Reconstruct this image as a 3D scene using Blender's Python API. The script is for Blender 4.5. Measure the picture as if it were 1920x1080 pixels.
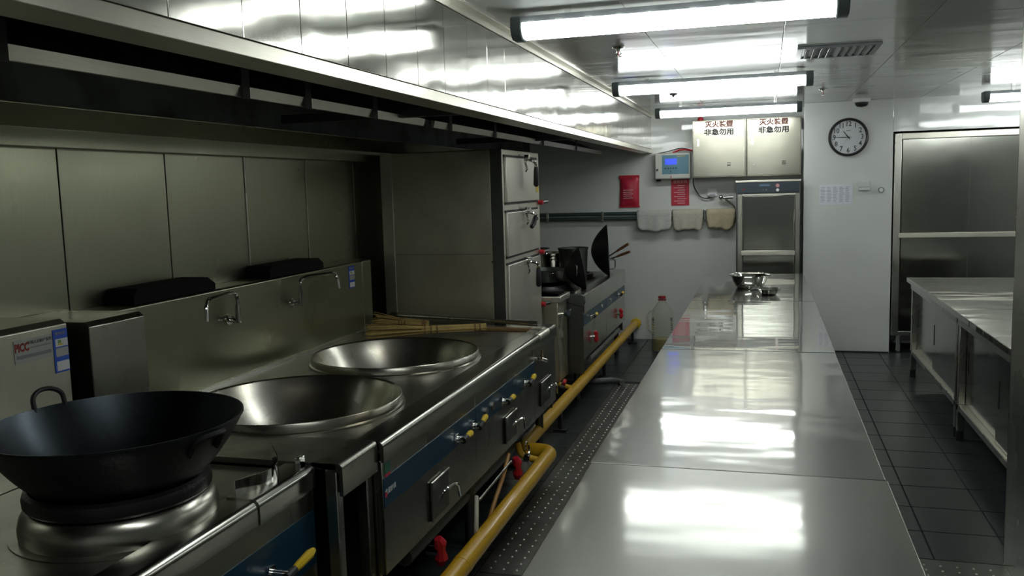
import bpy, bmesh, math, random
from mathutils import Vector, Matrix
random.seed(7)
S = bpy.context.scene
for o in list(bpy.data.objects): bpy.data.objects.remove(o, do_unlink=True)
COL = S.collection
R = math.radians

# ------------------------------------------------------------------ camera
cam = bpy.data.cameras.new('camera'); cam.sensor_width = 36.0; cam.sensor_fit = 'HORIZONTAL'
cam.lens = 1641.28 / 1920 * 36; cam.clip_start = 0.05; cam.clip_end = 100
co = bpy.data.objects.new('camera', cam); COL.objects.link(co)
yaw, pit, rol = -0.28406, -0.11396, -0.02840
fwd = Vector((math.sin(yaw)*math.cos(pit), math.cos(yaw)*math.cos(pit), math.sin(pit)))
rt = Vector((math.cos(yaw), -math.sin(yaw), 0)); up = rt.cross(fwd)
r2 = rt*math.cos(rol) + up*math.sin(rol); u2 = -rt*math.sin(rol) + up*math.cos(rol)
m = Matrix.Identity(4)
for i in range(3):
    m[i][0] = r2[i]; m[i][1] = u2[i]; m[i][2] = -fwd[i]
m[2][3] = 1.6
co.matrix_world = m
S.camera = co

# ------------------------------------------------------------------ world, exposure (the room is lit by its own tube lamps)
LAMP_POWER = 16.0
w = bpy.data.worlds.new('world'); S.world = w; w.use_nodes = True
w.node_tree.nodes['Background'].inputs[0].default_value = (0.5, 0.55, 0.55, 1)
w.node_tree.nodes['Background'].inputs[1].default_value = 0.02
S.view_settings.view_transform = 'Standard'; S.view_settings.look = 'None'
S.view_settings.exposure = 0.12; S.view_settings.gamma = 1.0; S.view_settings.use_curve_mapping = False

# ------------------------------------------------------------------ materials
MATS = {}
def nodes(name):
    mt = bpy.data.materials.new(name); mt.use_nodes = True
    nt = mt.node_tree; b = nt.nodes['Principled BSDF']
    MATS[name] = mt
    return mt, nt, b
def nd(nt, t, **kw):
    n = nt.nodes.new(t)
    for k, v in kw.items(): setattr(n, k, v)
    return n
def noise(nt, scale, stretch=(1, 1, 1), detail=3, rough=0.5, coord='Object'):
    tc = nd(nt, 'ShaderNodeTexCoord'); mp = nd(nt, 'ShaderNodeMapping'); mp.inputs['Scale'].default_value = stretch
    n = nd(nt, 'ShaderNodeTexNoise'); n.inputs['Scale'].default_value = scale; n.inputs['Detail'].default_value = detail
    n.inputs['Roughness'].default_value = rough
    nt.links.new(tc.outputs[coord], mp.inputs['Vector']); nt.links.new(mp.outputs[0], n.inputs['Vector'])
    return n
def ramp(nt, src, a, b, ca, cb):
    r = nd(nt, 'ShaderNodeMapRange'); r.inputs[1].default_value = a; r.inputs[2].default_value = b
    r.inputs[3].default_value = ca; r.inputs[4].default_value = cb
    nt.links.new(src, r.inputs[0]); return r.outputs[0]
def plain(name, col, rough=0.5, metal=0.0, spec=0.5, vary=0.12, scale=9, bump=0.0, coat=0.0, wave=0.0):
    mt, nt, b = nodes(name)
    n = noise(nt, scale)
    mx = nd(nt, 'ShaderNodeMix', data_type='RGBA'); mx.inputs['A'].default_value = (*[c*(1-vary) for c in col], 1)
    mx.inputs['B'].default_value = (*[min(1, c*(1+vary)) for c in col], 1)
    nt.links.new(n.outputs['Fac'], mx.inputs['Factor']); nt.links.new(mx.outputs['Result'], b.inputs['Base Color'])
    b.inputs['Roughness'].default_value = rough; b.inputs['Metallic'].default_value = metal
    b.inputs['Specular IOR Level'].default_value = spec; b.inputs['Coat Weight'].default_value = coat
    if wave:
        bp = nd(nt, 'ShaderNodeBump'); bp.inputs['Distance'].default_value = wave
        n2 = noise(nt, 2.5, (0.6, 0.6, 1.6), 2); nt.links.new(n2.outputs['Fac'], bp.inputs['Height']); nt.links.new(bp.outputs[0], b.inputs['Normal'])
    if bump:
        bp = nd(nt, 'ShaderNodeBump'); bp.inputs['Strength'].default_value = bump; bp.inputs['Distance'].default_value = 0.01
        n2 = noise(nt, scale*6); nt.links.new(n2.outputs['Fac'], bp.inputs['Height']); nt.links.new(bp.outputs[0], b.inputs['Normal'])
    return mt
def steel(name, col, rough=0.25, grain=(1, 1, 1), aniso=0.0, tangent=None, wave=0.0, wave_scale=3.0, wave_stretch=(1, 1, 1), vary=0.10, rvary=0.08, stain=None, lobe=None):
    """brushed stainless steel: grain = noise stretch (small along the grain), tangent = blur direction"""
    mt, nt, b = nodes(name)
    g = noise(nt, 30, grain, 2); big = noise(nt, 2.3, (1, 1, 1), 3)
    mx = nd(nt, 'ShaderNodeMix', data_type='RGBA')
    mx.inputs['A'].default_value = (*[c*(1-vary) for c in col], 1); mx.inputs['B'].default_value = (*[c*(1+vary) for c in col], 1)
    nt.links.new(g.outputs['Fac'], mx.inputs['Factor'])
    cout = mx.outputs['Result']
    if stain:
        sn = noise(nt, stain[1], (1, 1, 1), 4); f = ramp(nt, sn.outputs['Fac'], 0.48, 0.72, 0, stain[2])
        m2 = nd(nt, 'ShaderNodeMix', data_type='RGBA'); m2.inputs['B'].default_value = (*stain[0], 1)
        nt.links.new(f, m2.inputs['Factor']); nt.links.new(cout, m2.inputs['A']); cout = m2.outputs['Result']
    nt.links.new(cout, b.inputs['Base Color'])
    b.inputs['Metallic'].default_value = 1.0
    nt.links.new(ramp(nt, big.outputs['Fac'], 0.3, 0.7, rough-rvary*rough*2, rough+rvary*rough*2), b.inputs['Roughness'])
    if aniso:
        b.inputs['Anisotropic'].default_value = aniso
        c = nd(nt, 'ShaderNodeCombineXYZ')
        for i in range(3): c.inputs[i].default_value = tangent[i]
        nt.links.new(c.outputs[0], b.inputs['Tangent'])
    if wave:
        wv = noise(nt, wave_scale, wave_stretch, 2)
        bp = nd(nt, 'ShaderNodeBump'); bp.inputs['Strength'].default_value = 1.0; bp.inputs['Distance'].default_value = wave
        nt.links.new(wv.outputs['Fac'], bp.inputs['Height']); nt.links.new(bp.outputs[0], b.inputs['Normal'])
    if lobe:   # second, broader reflection lobe of worn brushed sheet
        b2 = nd(nt, 'ShaderNodeBsdfPrincipled'); b2.inputs['Metallic'].default_value = 1.0; b2.inputs['Roughness'].default_value = lobe[0]
        nt.links.new(cout, b2.inputs['Base Color'])
        ms = nd(nt, 'ShaderNodeMixShader'); ms.inputs[0].default_value = lobe[1]
        nt.links.new(b.outputs[0], ms.inputs[1]); nt.links.new(b2.outputs[0], ms.inputs[2])
        nt.links.new(ms.outputs[0], nt.nodes['Material Output'].inputs['Surface'])
    return mt
def glow(name, col, strength):
    mt, nt, b = nodes(name)
    b.inputs['Base Color'].default_value = (*[0.6*c for c in col], 1)
    b.inputs['Emission Color'].default_value = (*col, 1); b.inputs['Emission Strength'].default_value = strength
    return mt

ST = (0.56, 0.555, 0.50)
steel('table_steel_worn', (0.50, 0.50, 0.465), 0.095, (0.3, 6, 1), 0.3, (0, 1, 0), wave=0.004, wave_scale=1.8, wave_stretch=(0.7, 1.6, 1), vary=0.05, lobe=(0.34, 0.42))
steel('table_steel_smooth', (0.50, 0.50, 0.465), 0.075, (0.3, 6, 1), 0.5, (0, 1, 0), wave=0.007, wave_scale=2.0, wave_stretch=(0.8, 1.6, 1), vary=0.05, lobe=(0.30, 0.30))
steel('table_steel', (0.54, 0.54, 0.505), 0.04, (0.3, 6, 1), 0.4, (0, 1, 0), wave=0.004, wave_scale=1.8, wave_stretch=(0.7, 1.8, 1), vary=0.05, lobe=(0.30, 0.22))
steel('lip_dark', (0.36, 0.36, 0.32), 0.21, (1, 0.4, 14))
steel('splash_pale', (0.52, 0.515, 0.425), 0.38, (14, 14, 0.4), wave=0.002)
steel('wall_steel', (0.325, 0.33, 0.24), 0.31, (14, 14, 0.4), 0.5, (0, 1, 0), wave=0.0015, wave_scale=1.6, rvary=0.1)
steel('fascia_steel', (0.47, 0.465, 0.415), 0.11, (14, 14, 0.4), 0.6, (0, 1, 0), wave=0.004, wave_scale=2.4, wave_stretch=(1, 1, 1.6))
steel('lip_steel', (0.74, 0.72, 0.62), 0.36, (1, 0.4, 14))
steel('stove_steel', (0.31, 0.31, 0.265), 0.28, (1, 0.4, 14), 0.4, (0, 0, 1), wave=0.002)
steel('stove_top_steel', (0.36, 0.36, 0.32), 0.36, (6, 6, 6), stain=((0.12, 0.11, 0.09), 7, 0.6), wave=0.002)
steel('bowl_steel', (0.47, 0.46, 0.405), 0.27, (8, 8, 8), stain=((0.22, 0.15, 0.07), 2.6, 0.6))
steel('steamer_steel', (0.66, 0.63, 0.51), 0.42, (14, 14, 0.4), 0.4, (1, 0, 0), wave=0.002, stain=((0.25, 0.22, 0.17), 3, 0.4))
steel('door_steel', (0.74, 0.72, 0.64), 0.40, (14, 14, 0.4))
steel('cabinet_steel', (0.36, 0.365, 0.325), 0.14, (14, 14, 0.4), 0.5, (1, 0, 0), wave=0.0018, wave_scale=2.0)
steel('frame_steel', (0.55, 0.55, 0.50), 0.27, (14, 14, 0.4))
steel('wall_box_steel', (0.27, 0.262, 0.215), 0.22, (14, 14, 0.4), wave=0.004, wave_scale=2.0)
steel('chrome', (0.75, 0.75, 0.73), 0.08)
steel('mirror_steel', (0.72, 0.72, 0.69), 0.07, wave=0.003, wave_scale=9)
steel('dark_steel', (0.16, 0.17, 0.16), 0.42)
steel('drain_steel', (0.20, 0.205, 0.19), 0.42, (8, 8, 8), stain=((0.09, 0.085, 0.06), 5, 0.7))
steel('stud_steel', (0.78, 0.78, 0.74), 0.3)
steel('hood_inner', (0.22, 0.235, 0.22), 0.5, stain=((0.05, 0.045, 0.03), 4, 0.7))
steel('brass', (0.55, 0.42, 0.2), 0.3)
plain('wall_white', (0.70, 0.72, 0.69), 0.05, spec=0.6, vary=0.03, scale=1.5, wave=0.002)
plain('wall_grey', (0.42, 0.43, 0.41), 0.5, vary=0.04)
mt = steel('ceiling_panel', (0.56, 0.58, 0.555), 0.15, (1, 1, 1), 0.4, (0, 1, 0), wave=0.005, wave_scale=1.5, wave_stretch=(0.5, 2, 1), vary=0.03)
mt.node_tree.nodes['Principled BSDF'].inputs['Metallic'].default_value = 0.30
plain('rail_paint', (0.62, 0.58, 0.46), 0.45, vary=0.08)
plain('joint_dark', (0.02, 0.022, 0.02), 0.7)
plain('tile', (0.033, 0.043, 0.043), 0.30, spec=0.5, vary=0.25, scale=5, bump=0.08)
plain('grout', (0.014, 0.017, 0.016), 0.75)
plain('iron_black', (0.008, 0.009, 0.0095), 0.48, spec=0.5, vary=0.4, scale=14, bump=0.10)
plain('iron_ring', (0.008, 0.008, 0.008), 0.30, spec=0.45, vary=0.4, scale=20, bump=0.15)
steel('iron_inside', (0.045, 0.055, 0.064), 0.36, (3, 3, 3), stain=((0.02, 0.022, 0.024), 5, 0.8))
plain('rubber_black', (0.012, 0.013, 0.013), 0.5)
plain('plastic_dark', (0.035, 0.045, 0.048), 0.4)
plain('flue_black', (0.006, 0.007, 0.006), 0.85, spec=0.2)
plain('yellow_paint', (0.62, 0.36, 0.015), 0.36, vary=0.14, scale=7, bump=0.04, coat=0.2)
plain('yellow_plastic', (0.75, 0.52, 0.02), 0.35, vary=0.05)
plain('red_plastic', (0.55, 0.015, 0.03), 0.4, vary=0.1)
plain('red_pouch', (0.50, 0.02, 0.05), 0.42, vary=0.1, bump=0.1)
plain('red_print', (0.52, 0.03, 0.06), 0.5, vary=0.04)
plain('pale_print', (0.75, 0.50, 0.50), 0.6)
plain('dull_red_print', (0.26, 0.07, 0.06), 0.6)
plain('pink_print', (0.55, 0.28, 0.28), 0.6)
plain('blue_band', (0.003, 0.036, 0.070), 0.30, vary=0.1)
plain('blue_sticker', (0.02, 0.09, 0.52), 0.5, vary=0.04)
plain('white_sticker', (0.66, 0.67, 0.66), 0.5, vary=0.03)
plain('green_sticker', (0.02, 0.12, 0.07), 0.5)
plain('pale_sticker', (0.38, 0.39, 0.36), 0.5, vary=0.04)
plain('yellow_print', (0.65, 0.5, 0.05), 0.5)
plain('green_print', (0.15, 0.35, 0.05), 0.5)
plain('dark_print', (0.05, 0.055, 0.06), 0.6)
plain('grey_print', (0.22, 0.23, 0.24), 0.6)
plain('picc_print', (0.25, 0.02, 0.01), 0.6)
plain('bamboo', (0.52, 0.38, 0.13), 0.6, vary=0.35, scale=40, bump=0.2)
plain('bamboo_dark', (0.22, 0.13, 0.045), 0.65, vary=0.3)
plain('wood', (0.20, 0.09, 0.04), 0.55, vary=0.3)
plain('towel_white', (0.56, 0.56, 0.52), 0.95, spec=0.1, vary=0.12, scale=20, bump=0.5)
plain('towel_beige', (0.52, 0.49, 0.40), 0.95, spec=0.1, vary=0.14, scale=20, bump=0.5)
plain('towel_tan', (0.52, 0.45, 0.31), 0.95, spec=0.1, vary=0.18, scale=16, bump=0.5)
plain('rail_green', (0.045, 0.075, 0.07), 0.35)
plain('paint_cream', (0.62, 0.63, 0.58), 0.4, vary=0.03)
plain('panel_blue', (0.13, 0.28, 0.36), 0.4, vary=0.04)
plain('control_navy', (0.030, 0.045, 0.060), 0.3, vary=0.05)
plain('lcd', (0.09, 0.16, 0.24), 0.3)
plain('white_plastic', (0.80, 0.81, 0.79), 0.35, vary=0.03)
plain('lamp_grey', (0.10, 0.125, 0.125), 0.45)
plain('lamp_housing', (0.30, 0.32, 0.34), 0.4)
plain('clock_rim', (0.022, 0.020, 0.020), 0.25, coat=0.4)
plain('clock_face', (0.62, 0.64, 0.66), 0.4, vary=0.02)
plain('paper', (0.74, 0.75, 0.82), 0.6, vary=0.02)
plain('paper_print', (0.42, 0.43, 0.50), 0.6, vary=0.1)
plain('hose_grey', (0.16, 0.17, 0.16), 0.5)
plain('hose_orange', (0.50, 0.25, 0.07), 0.45, vary=0.15)
plain('hose_cream', (0.45, 0.42, 0.33), 0.45, vary=0.15)
plain('oil', (0.42, 0.30, 0.01), 0.12, spec=0.5, vary=0.05)
plain('cap_red', (0.32, 0.01, 0.02), 0.4)
glow('tube_light', (0.95, 1.0, 0.985), LAMP_POWER)
glow('lcd_blue', (0.03, 0.06, 1.0), 1.6)
mt, nt, b = nodes('clear_plastic')
b.inputs['Base Color'].default_value = (0.93, 0.95, 0.90, 1); b.inputs['Roughness'].default_value = 0.06
b.inputs['Transmission Weight'].default_value = 0.92; b.inputs['IOR'].default_value = 1.25

# ------------------------------------------------------------------ mesh helpers (all coordinates are world metres)
def V(*a): return Vector(a)
def orth(d):
    d = d.normalized(); a = V(0, 0, 1) if abs(d.z) < 0.9 else V(1, 0, 0)
    x = d.cross(a).normalized(); return x, d.cross(x).normalized()
class MB:
    def __init__(s): s.v = []; s.f = []
    def add(s, vs, fs):
        n = len(s.v); s.v += [tuple(p) for p in vs]; s.f += [tuple(i+n for i in f) for f in fs]; return s
    def box(s, x0, x1, y0, y1, z0, z1):
        return s.add([(x0, y0, z0), (x1, y0, z0), (x1, y1, z0), (x0, y1, z0), (x0, y0, z1), (x1, y0, z1), (x1, y1, z1), (x0, y1, z1)],
                     [(0, 3, 2, 1), (4, 5, 6, 7), (0, 1, 5, 4), (1, 2, 6, 5), (2, 3, 7, 6), (3, 0, 4, 7)])
    def obox(s, c, ax, hx, ay, hy, az, hz):
        c, ax, ay, az = Vector(c), Vector(ax).normalized(), Vector(ay).normalized(), Vector(az).normalized(); vs = []
        for k in (-1, 1):
            for i, j in ((-1, -1), (1, -1), (1, 1), (-1, 1)): vs.append(c + ax*hx*i + ay*hy*j + az*hz*k)
        return s.add(vs, [(0, 3, 2, 1), (4, 5, 6, 7), (0, 1, 5, 4), (1, 2, 6, 5), (2, 3, 7, 6), (3, 0, 4, 7)])
    def bar(s, p, q, wid, hei):
        p, q = Vector(p), Vector(q); x, y = orth(q-p); return s.obox((p+q)/2, x, wid/2, y, hei/2, q-p, (q-p).length/2)
    def prism(s, poly, axis, a, b):
        """poly of 2D points extruded along axis: 'y' -> (x,z), 'x' -> (y,z), 'z' -> (x,y)"""
        def P(u, v, t): return {'y': (u, t, v), 'x': (t, u, v), 'z': (u, v, t)}[axis]
        n = len(poly); vs = [P(u, v, a) for u, v in poly] + [P(u, v, b) for u, v in poly]
        return s.add(vs, [tuple(range(n-1, -1, -1)), tuple(range(n, 2*n))] + [(i, (i+1) % n, n+(i+1) % n, n+i) for i in range(n)])
    def tube(s, pts, r, seg=12, caps=True):
        pts = [Vector(p) for p in pts]; rr = r if isinstance(r, (list, tuple)) else [r]*len(pts); vs = []; fs = []
        prev = None
        for i, p in enumerate(pts):
            d = (pts[min(i+1, len(pts)-1)] - pts[max(i-1, 0)]).normalized()
            if prev is None: x, y = orth(d)
            else:
                x = (prev - d*prev.dot(d)).normalized(); y = d.cross(x)
            prev = x
            for k in range(seg):
                a = 2*math.pi*k/seg; vs.append(p + (x*math.cos(a) + y*math.sin(a))*rr[i])
        for i in range(len(pts)-1):
            for k in range(seg):
                k2 = (k+1) % seg; fs.append((i*seg+k, i*seg+k2, (i+1)*seg+k2, (i+1)*seg+k))
        if caps:
            fs.append(tuple(range(seg-1, -1, -1))); fs.append(tuple((len(pts)-1)*seg+k for k in range(seg)))
        return s.add(vs, fs)
    def cyl(s, p, q, r, seg=16): return s.tube([p, q], r, seg)
    def lathe(s, prof, c, axis=(0, 0, 1), seg=48, closed=False):
        """prof: (radius, height) along axis from c; closed joins last to first"""
        d = Vector(axis).normalized(); x, y = orth(d); c = Vector(c); vs = []; fs = []; ids = []
        for r, h in prof:
            if r < 1e-6: ids.append([len(vs)]); vs.append(c + d*h)
            else:
                ids.append(list(range(len(vs), len(vs)+seg)))
                for k in range(seg):
                    a = 2*math.pi*k/seg; vs.append(c + d*h + (x*math.cos(a)+y*math.sin(a))*r)
        pr = list(zip(ids, ids[1:] + ([ids[0]] if closed else [])))
        if not closed: pr = pr[:len(ids)-1]
        for A, B in pr:
            for k in range(seg):
                k2 = (k+1) % seg
                if len(A) == 1 and len(B) == 1: continue
                if len(A) == 1: fs.append((A[0], B[k2], B[k]))
                elif len(B) == 1: fs.append((A[k], A[k2], B[0]))
                else: fs.append((A[k], A[k2], B[k2], B[k]))
        return s.add(vs, fs)
    def holed_plate(s, cells, z0, z1, N=48):
        """cells: (x0,x1,y0,y1,cx,cy,r) rectangles each with a round opening"""
        for x0, x1, y0, y1, cx, cy, r in cells:
            inn = []; out = []
            angs = sorted([2*math.pi*k/N for k in range(N)] + [math.atan2(y-cy, x-cx) % (2*math.pi) for x in (x0, x1) for y in (y0, y1)])
            for a in angs:
                c, q = math.cos(a), math.sin(a); inn.append((cx+r*c, cy+r*q))
                t = min((x1-cx)/c if c > 1e-9 else (x0-cx)/c if c < -1e-9 else 1e9, (y1-cy)/q if q > 1e-9 else (y0-cy)/q if q < -1e-9 else 1e9)
                out.append((cx+t*c, cy+t*q))
            n = len(angs)
            vs = [(x, y, z1) for x, y in inn] + [(x, y, z1) for x, y in out] + [(x, y, z0) for x, y in inn] + [(x, y, z0) for x, y in out]
            fs = []
            for i in range(n):
                j = (i+1) % n
                fs += [(i, n+i, n+j, j), (2*n+i, 2*n+j, 3*n+j, 3*n+i), (i, j, 2*n+j, 2*n+i), (n+i, 3*n+i, 3*n+j, n+j)]
            s.add(vs, fs)
        return s
    def quad(s, a, b, c, d): return s.add([a, b, c, d], [(0, 1, 2, 3)])
    def text(s, body, size, o, rx=(1, 0, 0), uz=(0, 0, 1), align='CENTER', narrow=1.0, depth=0.0006, bold=0.0):
        cu = bpy.data.curves.new('t', 'FONT'); cu.body = body; cu.size = size; cu.align_x = align; cu.align_y = 'CENTER'
        cu.resolution_u = 2; cu.offset = bold; cu.extrude = depth/2
        ob = bpy.data.objects.new('t', cu); COL.objects.link(ob)
        me = bpy.data.meshes.new_from_object(ob.evaluated_get(bpy.context.evaluated_depsgraph_get()))
        o, rx, uz = Vector(o), Vector(rx), Vector(uz); nz = rx.cross(uz)
        s.add([o + rx*v.co.x*narrow + uz*v.co.y + nz*v.co.z for v in me.vertices], [tuple(p.vertices) for p in me.polygons])
        bpy.data.objects.remove(ob); bpy.data.curves.remove(cu); bpy.data.meshes.remove(me)
        return s
    def build(s, name, mat, parent=None, smooth=35, bevel=0.0, origin=None, seg=2, label=None, cat=None, group=None, kind=None, plabel=None):
        org = worg(parent) if parent is not None else None
        if org is None:
            if origin is not None: org = Vector(origin)
            else:
                xs, ys, zs = zip(*s.v); org = V((min(xs)+max(xs))/2, (min(ys)+max(ys))/2, min(zs))
        me = bpy.data.meshes.new(name); me.from_pydata([tuple(Vector(p)-org) for p in s.v], [], s.f)
        me.validate(); me.update()
        bm_ = bmesh.new(); bm_.from_mesh(me); bmesh.ops.recalc_face_normals(bm_, faces=bm_.faces[:]); bm_.to_mesh(me); bm_.free()
        if smooth:
            me.polygons.foreach_set('use_smooth', [True]*len(me.polygons)); me.set_sharp_from_angle(angle=R(smooth))
        me.materials.append(MATS[mat])
        o = bpy.data.objects.new(name, me); COL.objects.link(o)
        if parent is not None: o.parent = parent
        else: o.location = org
        if bevel:
            bm = o.modifiers.new('bevel', 'BEVEL'); bm.width = bevel; bm.segments = seg; bm.limit_method = 'ANGLE'; bm.angle_limit = R(40)
        tag(o, label or plabel, cat, group, kind)
        return o
def worg(o):
    v = Vector(o.location)
    while o.parent is not None: o = o.parent; v += Vector(o.location)
    return v
def tag(o, label=None, cat=None, group=None, kind=None):
    if label: o['label'] = label
    if cat: o['category'] = cat
    if group: o['group'] = group
    if kind: o['kind'] = kind
    return o
def thing(name, loc, label, cat, group=None):
    o = bpy.data.objects.new(name, None); o.empty_display_size = 0.1; COL.objects.link(o); o.location = loc
    return tag(o, label, cat, group)
def copy_tree(o, parent=None):
    c = o.copy(); COL.objects.link(c)
    if parent is not None: c.parent = parent
    for ch in list(o.children): copy_tree(ch, c)
    return c
def at(o, loc, label=None):
    o.location = loc
    if label: o['label'] = label
    return o
def B(x0, x1, y0, y1, z0, z1): return MB().box(x0, x1, y0, y1, z0, z1)
def fillet(pts, r, n=6):
    pts = [Vector(p) for p in pts]; out = [pts[0]]
    for i in range(1, len(pts)-1):
        a = (pts[i-1]-pts[i]); b = (pts[i+1]-pts[i]); rr = min(r, a.length*0.49, b.length*0.49)
        p0 = pts[i] + a.normalized()*rr; p1 = pts[i] + b.normalized()*rr
        for k in range(n+1):
            t = k/n; out.append(p0*(1-t)**2 + pts[i]*2*t*(1-t) + p1*t*t)
    return out + [pts[-1]]

CEIL, XL, YB, YP = 2.29, -2.40, 9.0, 8.53
YN, XR = -1.6, 3.2

# ------------------------------------------------------------------ the setting
fl = B(XL-0.1, XR+0.1, YN-0.1, YB+0.1, -0.1, -0.005).build('floor', 'grout', kind='structure', smooth=0)
tile_me = None
def tile(x0, x1, y0, y1):
    B(x0+0.003, x1-0.003, y0+0.003, y1-0.003, -0.02, 0.0).build('tile', 'tile', fl, smooth=0, bevel=0.0015, seg=1)
T = 0.3125
def tiles(xs, ys):
    for x0, x1 in zip(xs, xs[1:]):
        for y0, y1 in zip(ys, ys[1:]): tile(x0, x1, y0, y1)
ys_r = [3.863 + 0.3135*k for k in range(15)] + [YP]
tiles([0.06 + T*k for k in range(6)], ys_r[:-1] + [YP])
ys_l = [2.30 + 0.3135*k for k in range(22)]
tiles([-1.79, -1.4775, -1.165], [y for y in ys_l if y < 9.0] + [9.0])
tiles([-1.165, -0.8525, -0.54], [6.99 + 0.335*k for k in range(7)])

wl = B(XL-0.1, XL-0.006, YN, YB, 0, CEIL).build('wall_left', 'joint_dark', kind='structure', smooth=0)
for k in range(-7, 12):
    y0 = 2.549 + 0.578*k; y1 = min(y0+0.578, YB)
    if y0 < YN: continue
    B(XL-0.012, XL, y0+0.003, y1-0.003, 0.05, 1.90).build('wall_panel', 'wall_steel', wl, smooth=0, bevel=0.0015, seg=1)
for k in (2, 3):
    y = 2.549+0.578*k
    B(XL, XL+0.004, y-0.006, y+0.006, 0.9, 1.80).build('joint_strip', 'frame_steel', wl, smooth=0)
B(XL, 0.33, YB, YB+0.1, 0, CEIL).build('wall_back', 'wall_white', kind='structure', smooth=0)
B(0.33, 1.085, YP, YB+0.1, 0, CEIL).build('wall_pillar', 'wall_white', kind='structure', smooth=0, bevel=0.004)
B(1.085, XR, YP, YP+0.12, 2.0, CEIL).build('wall_back_upper', 'wall_white', kind='structure', smooth=0)
B(1.085, XR, YB+0.2, YB+0.3, 0, CEIL).build('wall_back_recess', 'wall_white', kind='structure', smooth=0)
B(XR, XR+0.1, YN, YB, 0, CEIL).build('wall_right', 'wall_white', kind='structure', smooth=0)
B(XL, XR, YN-0.1, YN, 0, CEIL).build('wall_front', 'wall_white', kind='structure', smooth=0)
B(0.335, 1.08, YP-0.004, YP, 0.0, 0.012).build('baseboard_back', 'joint_dark', kind='structure', smooth=0)
ce = B(XL-0.1, XR+0.1, YN-0.1, YB+0.1, CEIL+0.012, CEIL+0.1).build('ceiling', 'joint_dark', kind='structure', smooth=0)
G = 0.6125
cxs = [0.075 + G*k for k in range(-2, 6)]; cxs[0] = -1.128
cys = [4.85 + G*k for k in range(-10, 8)]; cys[-1] = YB
for x0, x1 in zip(cxs, cxs[1:]):
    for y0, y1 in zip(cys, cys[1:]):
        if y1 < YN or x0 > XR: continue
        B(x0+0.0015, min(x1, XR)-0.0015, y0+0.0015, y1-0.0015, CEIL, CEIL+0.012).build('ceiling_panel', 'ceiling_panel', ce, smooth=0, bevel=0.0012, seg=1)
MB().prism([(-1.118, CEIL), (-1.078, CEIL), (-1.078, CEIL-0.006), (-1.112, CEIL-0.006), (-1.112, CEIL-0.03), (-1.118, CEIL-0.03)], 'y', YN, YB).build('trim_1', 'lip_steel', kind='structure', smooth=0)
# stainless clad column at the right edge
wc = B(0.954, 1.72, 2.72, 3.886, 0, CEIL).build('wall_column', 'joint_dark', kind='structure', smooth=0)
B(0.95, 0.954, 2.72, 3.89, 0.0, CEIL).build('cladding', 'frame_steel', wc, smooth=0)
B(0.95, 1.724, 3.886, 3.89, 0.0, CEIL).build('cladding', 'frame_steel', wc, smooth=0)
B(0.95, 1.724, 2.716, 2.72, 0.0, CEIL).build('cladding', 'frame_steel', wc, smooth=0)

# ------------------------------------------------------------------ ceiling tube lamps
def make_lamp(label):
    t = thing('tube_lamp', (0, 0, 0), label, 'lamp', 'ceiling tube lamps')
    L = 0.575
    MB().prism([(-0.05, 0.02), (0.05, 0.02), (0.045, 0.045), (-0.045, 0.045)], 'x', -L, L).build('housing', 'lamp_housing', t, bevel=0.002)
    MB().prism([(-0.052, 0.019), (-0.055, 0.002), (-0.045, -0.022), (-0.025, -0.036), (0.025, -0.036), (0.045, -0.022), (0.055, 0.002), (0.052, 0.019)], 'x', -L, L).build('diffuser', 'tube_light', t)
    for s in (-1, 1):
        e = MB().prism([(-0.058, 0.045), (-0.062, 0.0), (-0.05, -0.028), (-0.028, -0.042), (0.028, -0.042), (0.05, -0.028), (0.062, 0.0), (0.058, 0.045)], 'x', min(s*L, s*(L+0.045)), max(s*L, s*(L+0.045))).build('end_cap', 'lamp_grey', t, bevel=0.006)
        B(s*0.4-0.012, s*0.4+0.012, -0.012, 0.012, 0.045, 0.075).build('hanger', 'chrome', t)
        for k in range(5):
            x = s*(0.08+k*0.115)
            B(x-0.012, x+0.012, -0.060, -0.052, -0.004, 0.024).build('clip', 'clear_plastic', t, smooth=0)
            B(x-0.012, x+0.012, 0.052, 0.060, -0.004, 0.024).build('clip', 'clear_plastic', t, smooth=0)
    return t
LZ = CEIL-0.075
lamp = at(make_lamp('long white tube lamp nearest the camera, hanging above the near worktable'), (-0.34, 3.42, LZ))
at(copy_tree(lamp), (-0.345, 5.80, LZ), 'second long white tube lamp, between the air vent and the sprinkler heads')
at(copy_tree(lamp), (-0.33, 7.97, LZ), 'farthest tube lamp of the middle row, above the stainless wall boxes')
at(copy_tree(lamp), (2.29, 7.95, LZ), 'tube lamp at the far right above the tall stainless sliding-door cabinet')
at(copy_tree(lamp), (2.29, 5.75, LZ), 'tube lamp in the right row hidden behind the stainless column')
at(copy_tree(lamp), (-0.34, 1.05, LZ), 'tube lamp of the middle row just above the camera')
at(copy_tree(lamp), (2.29, 3.2, LZ), 'tube lamp in the right row nearest the viewer side')

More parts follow.
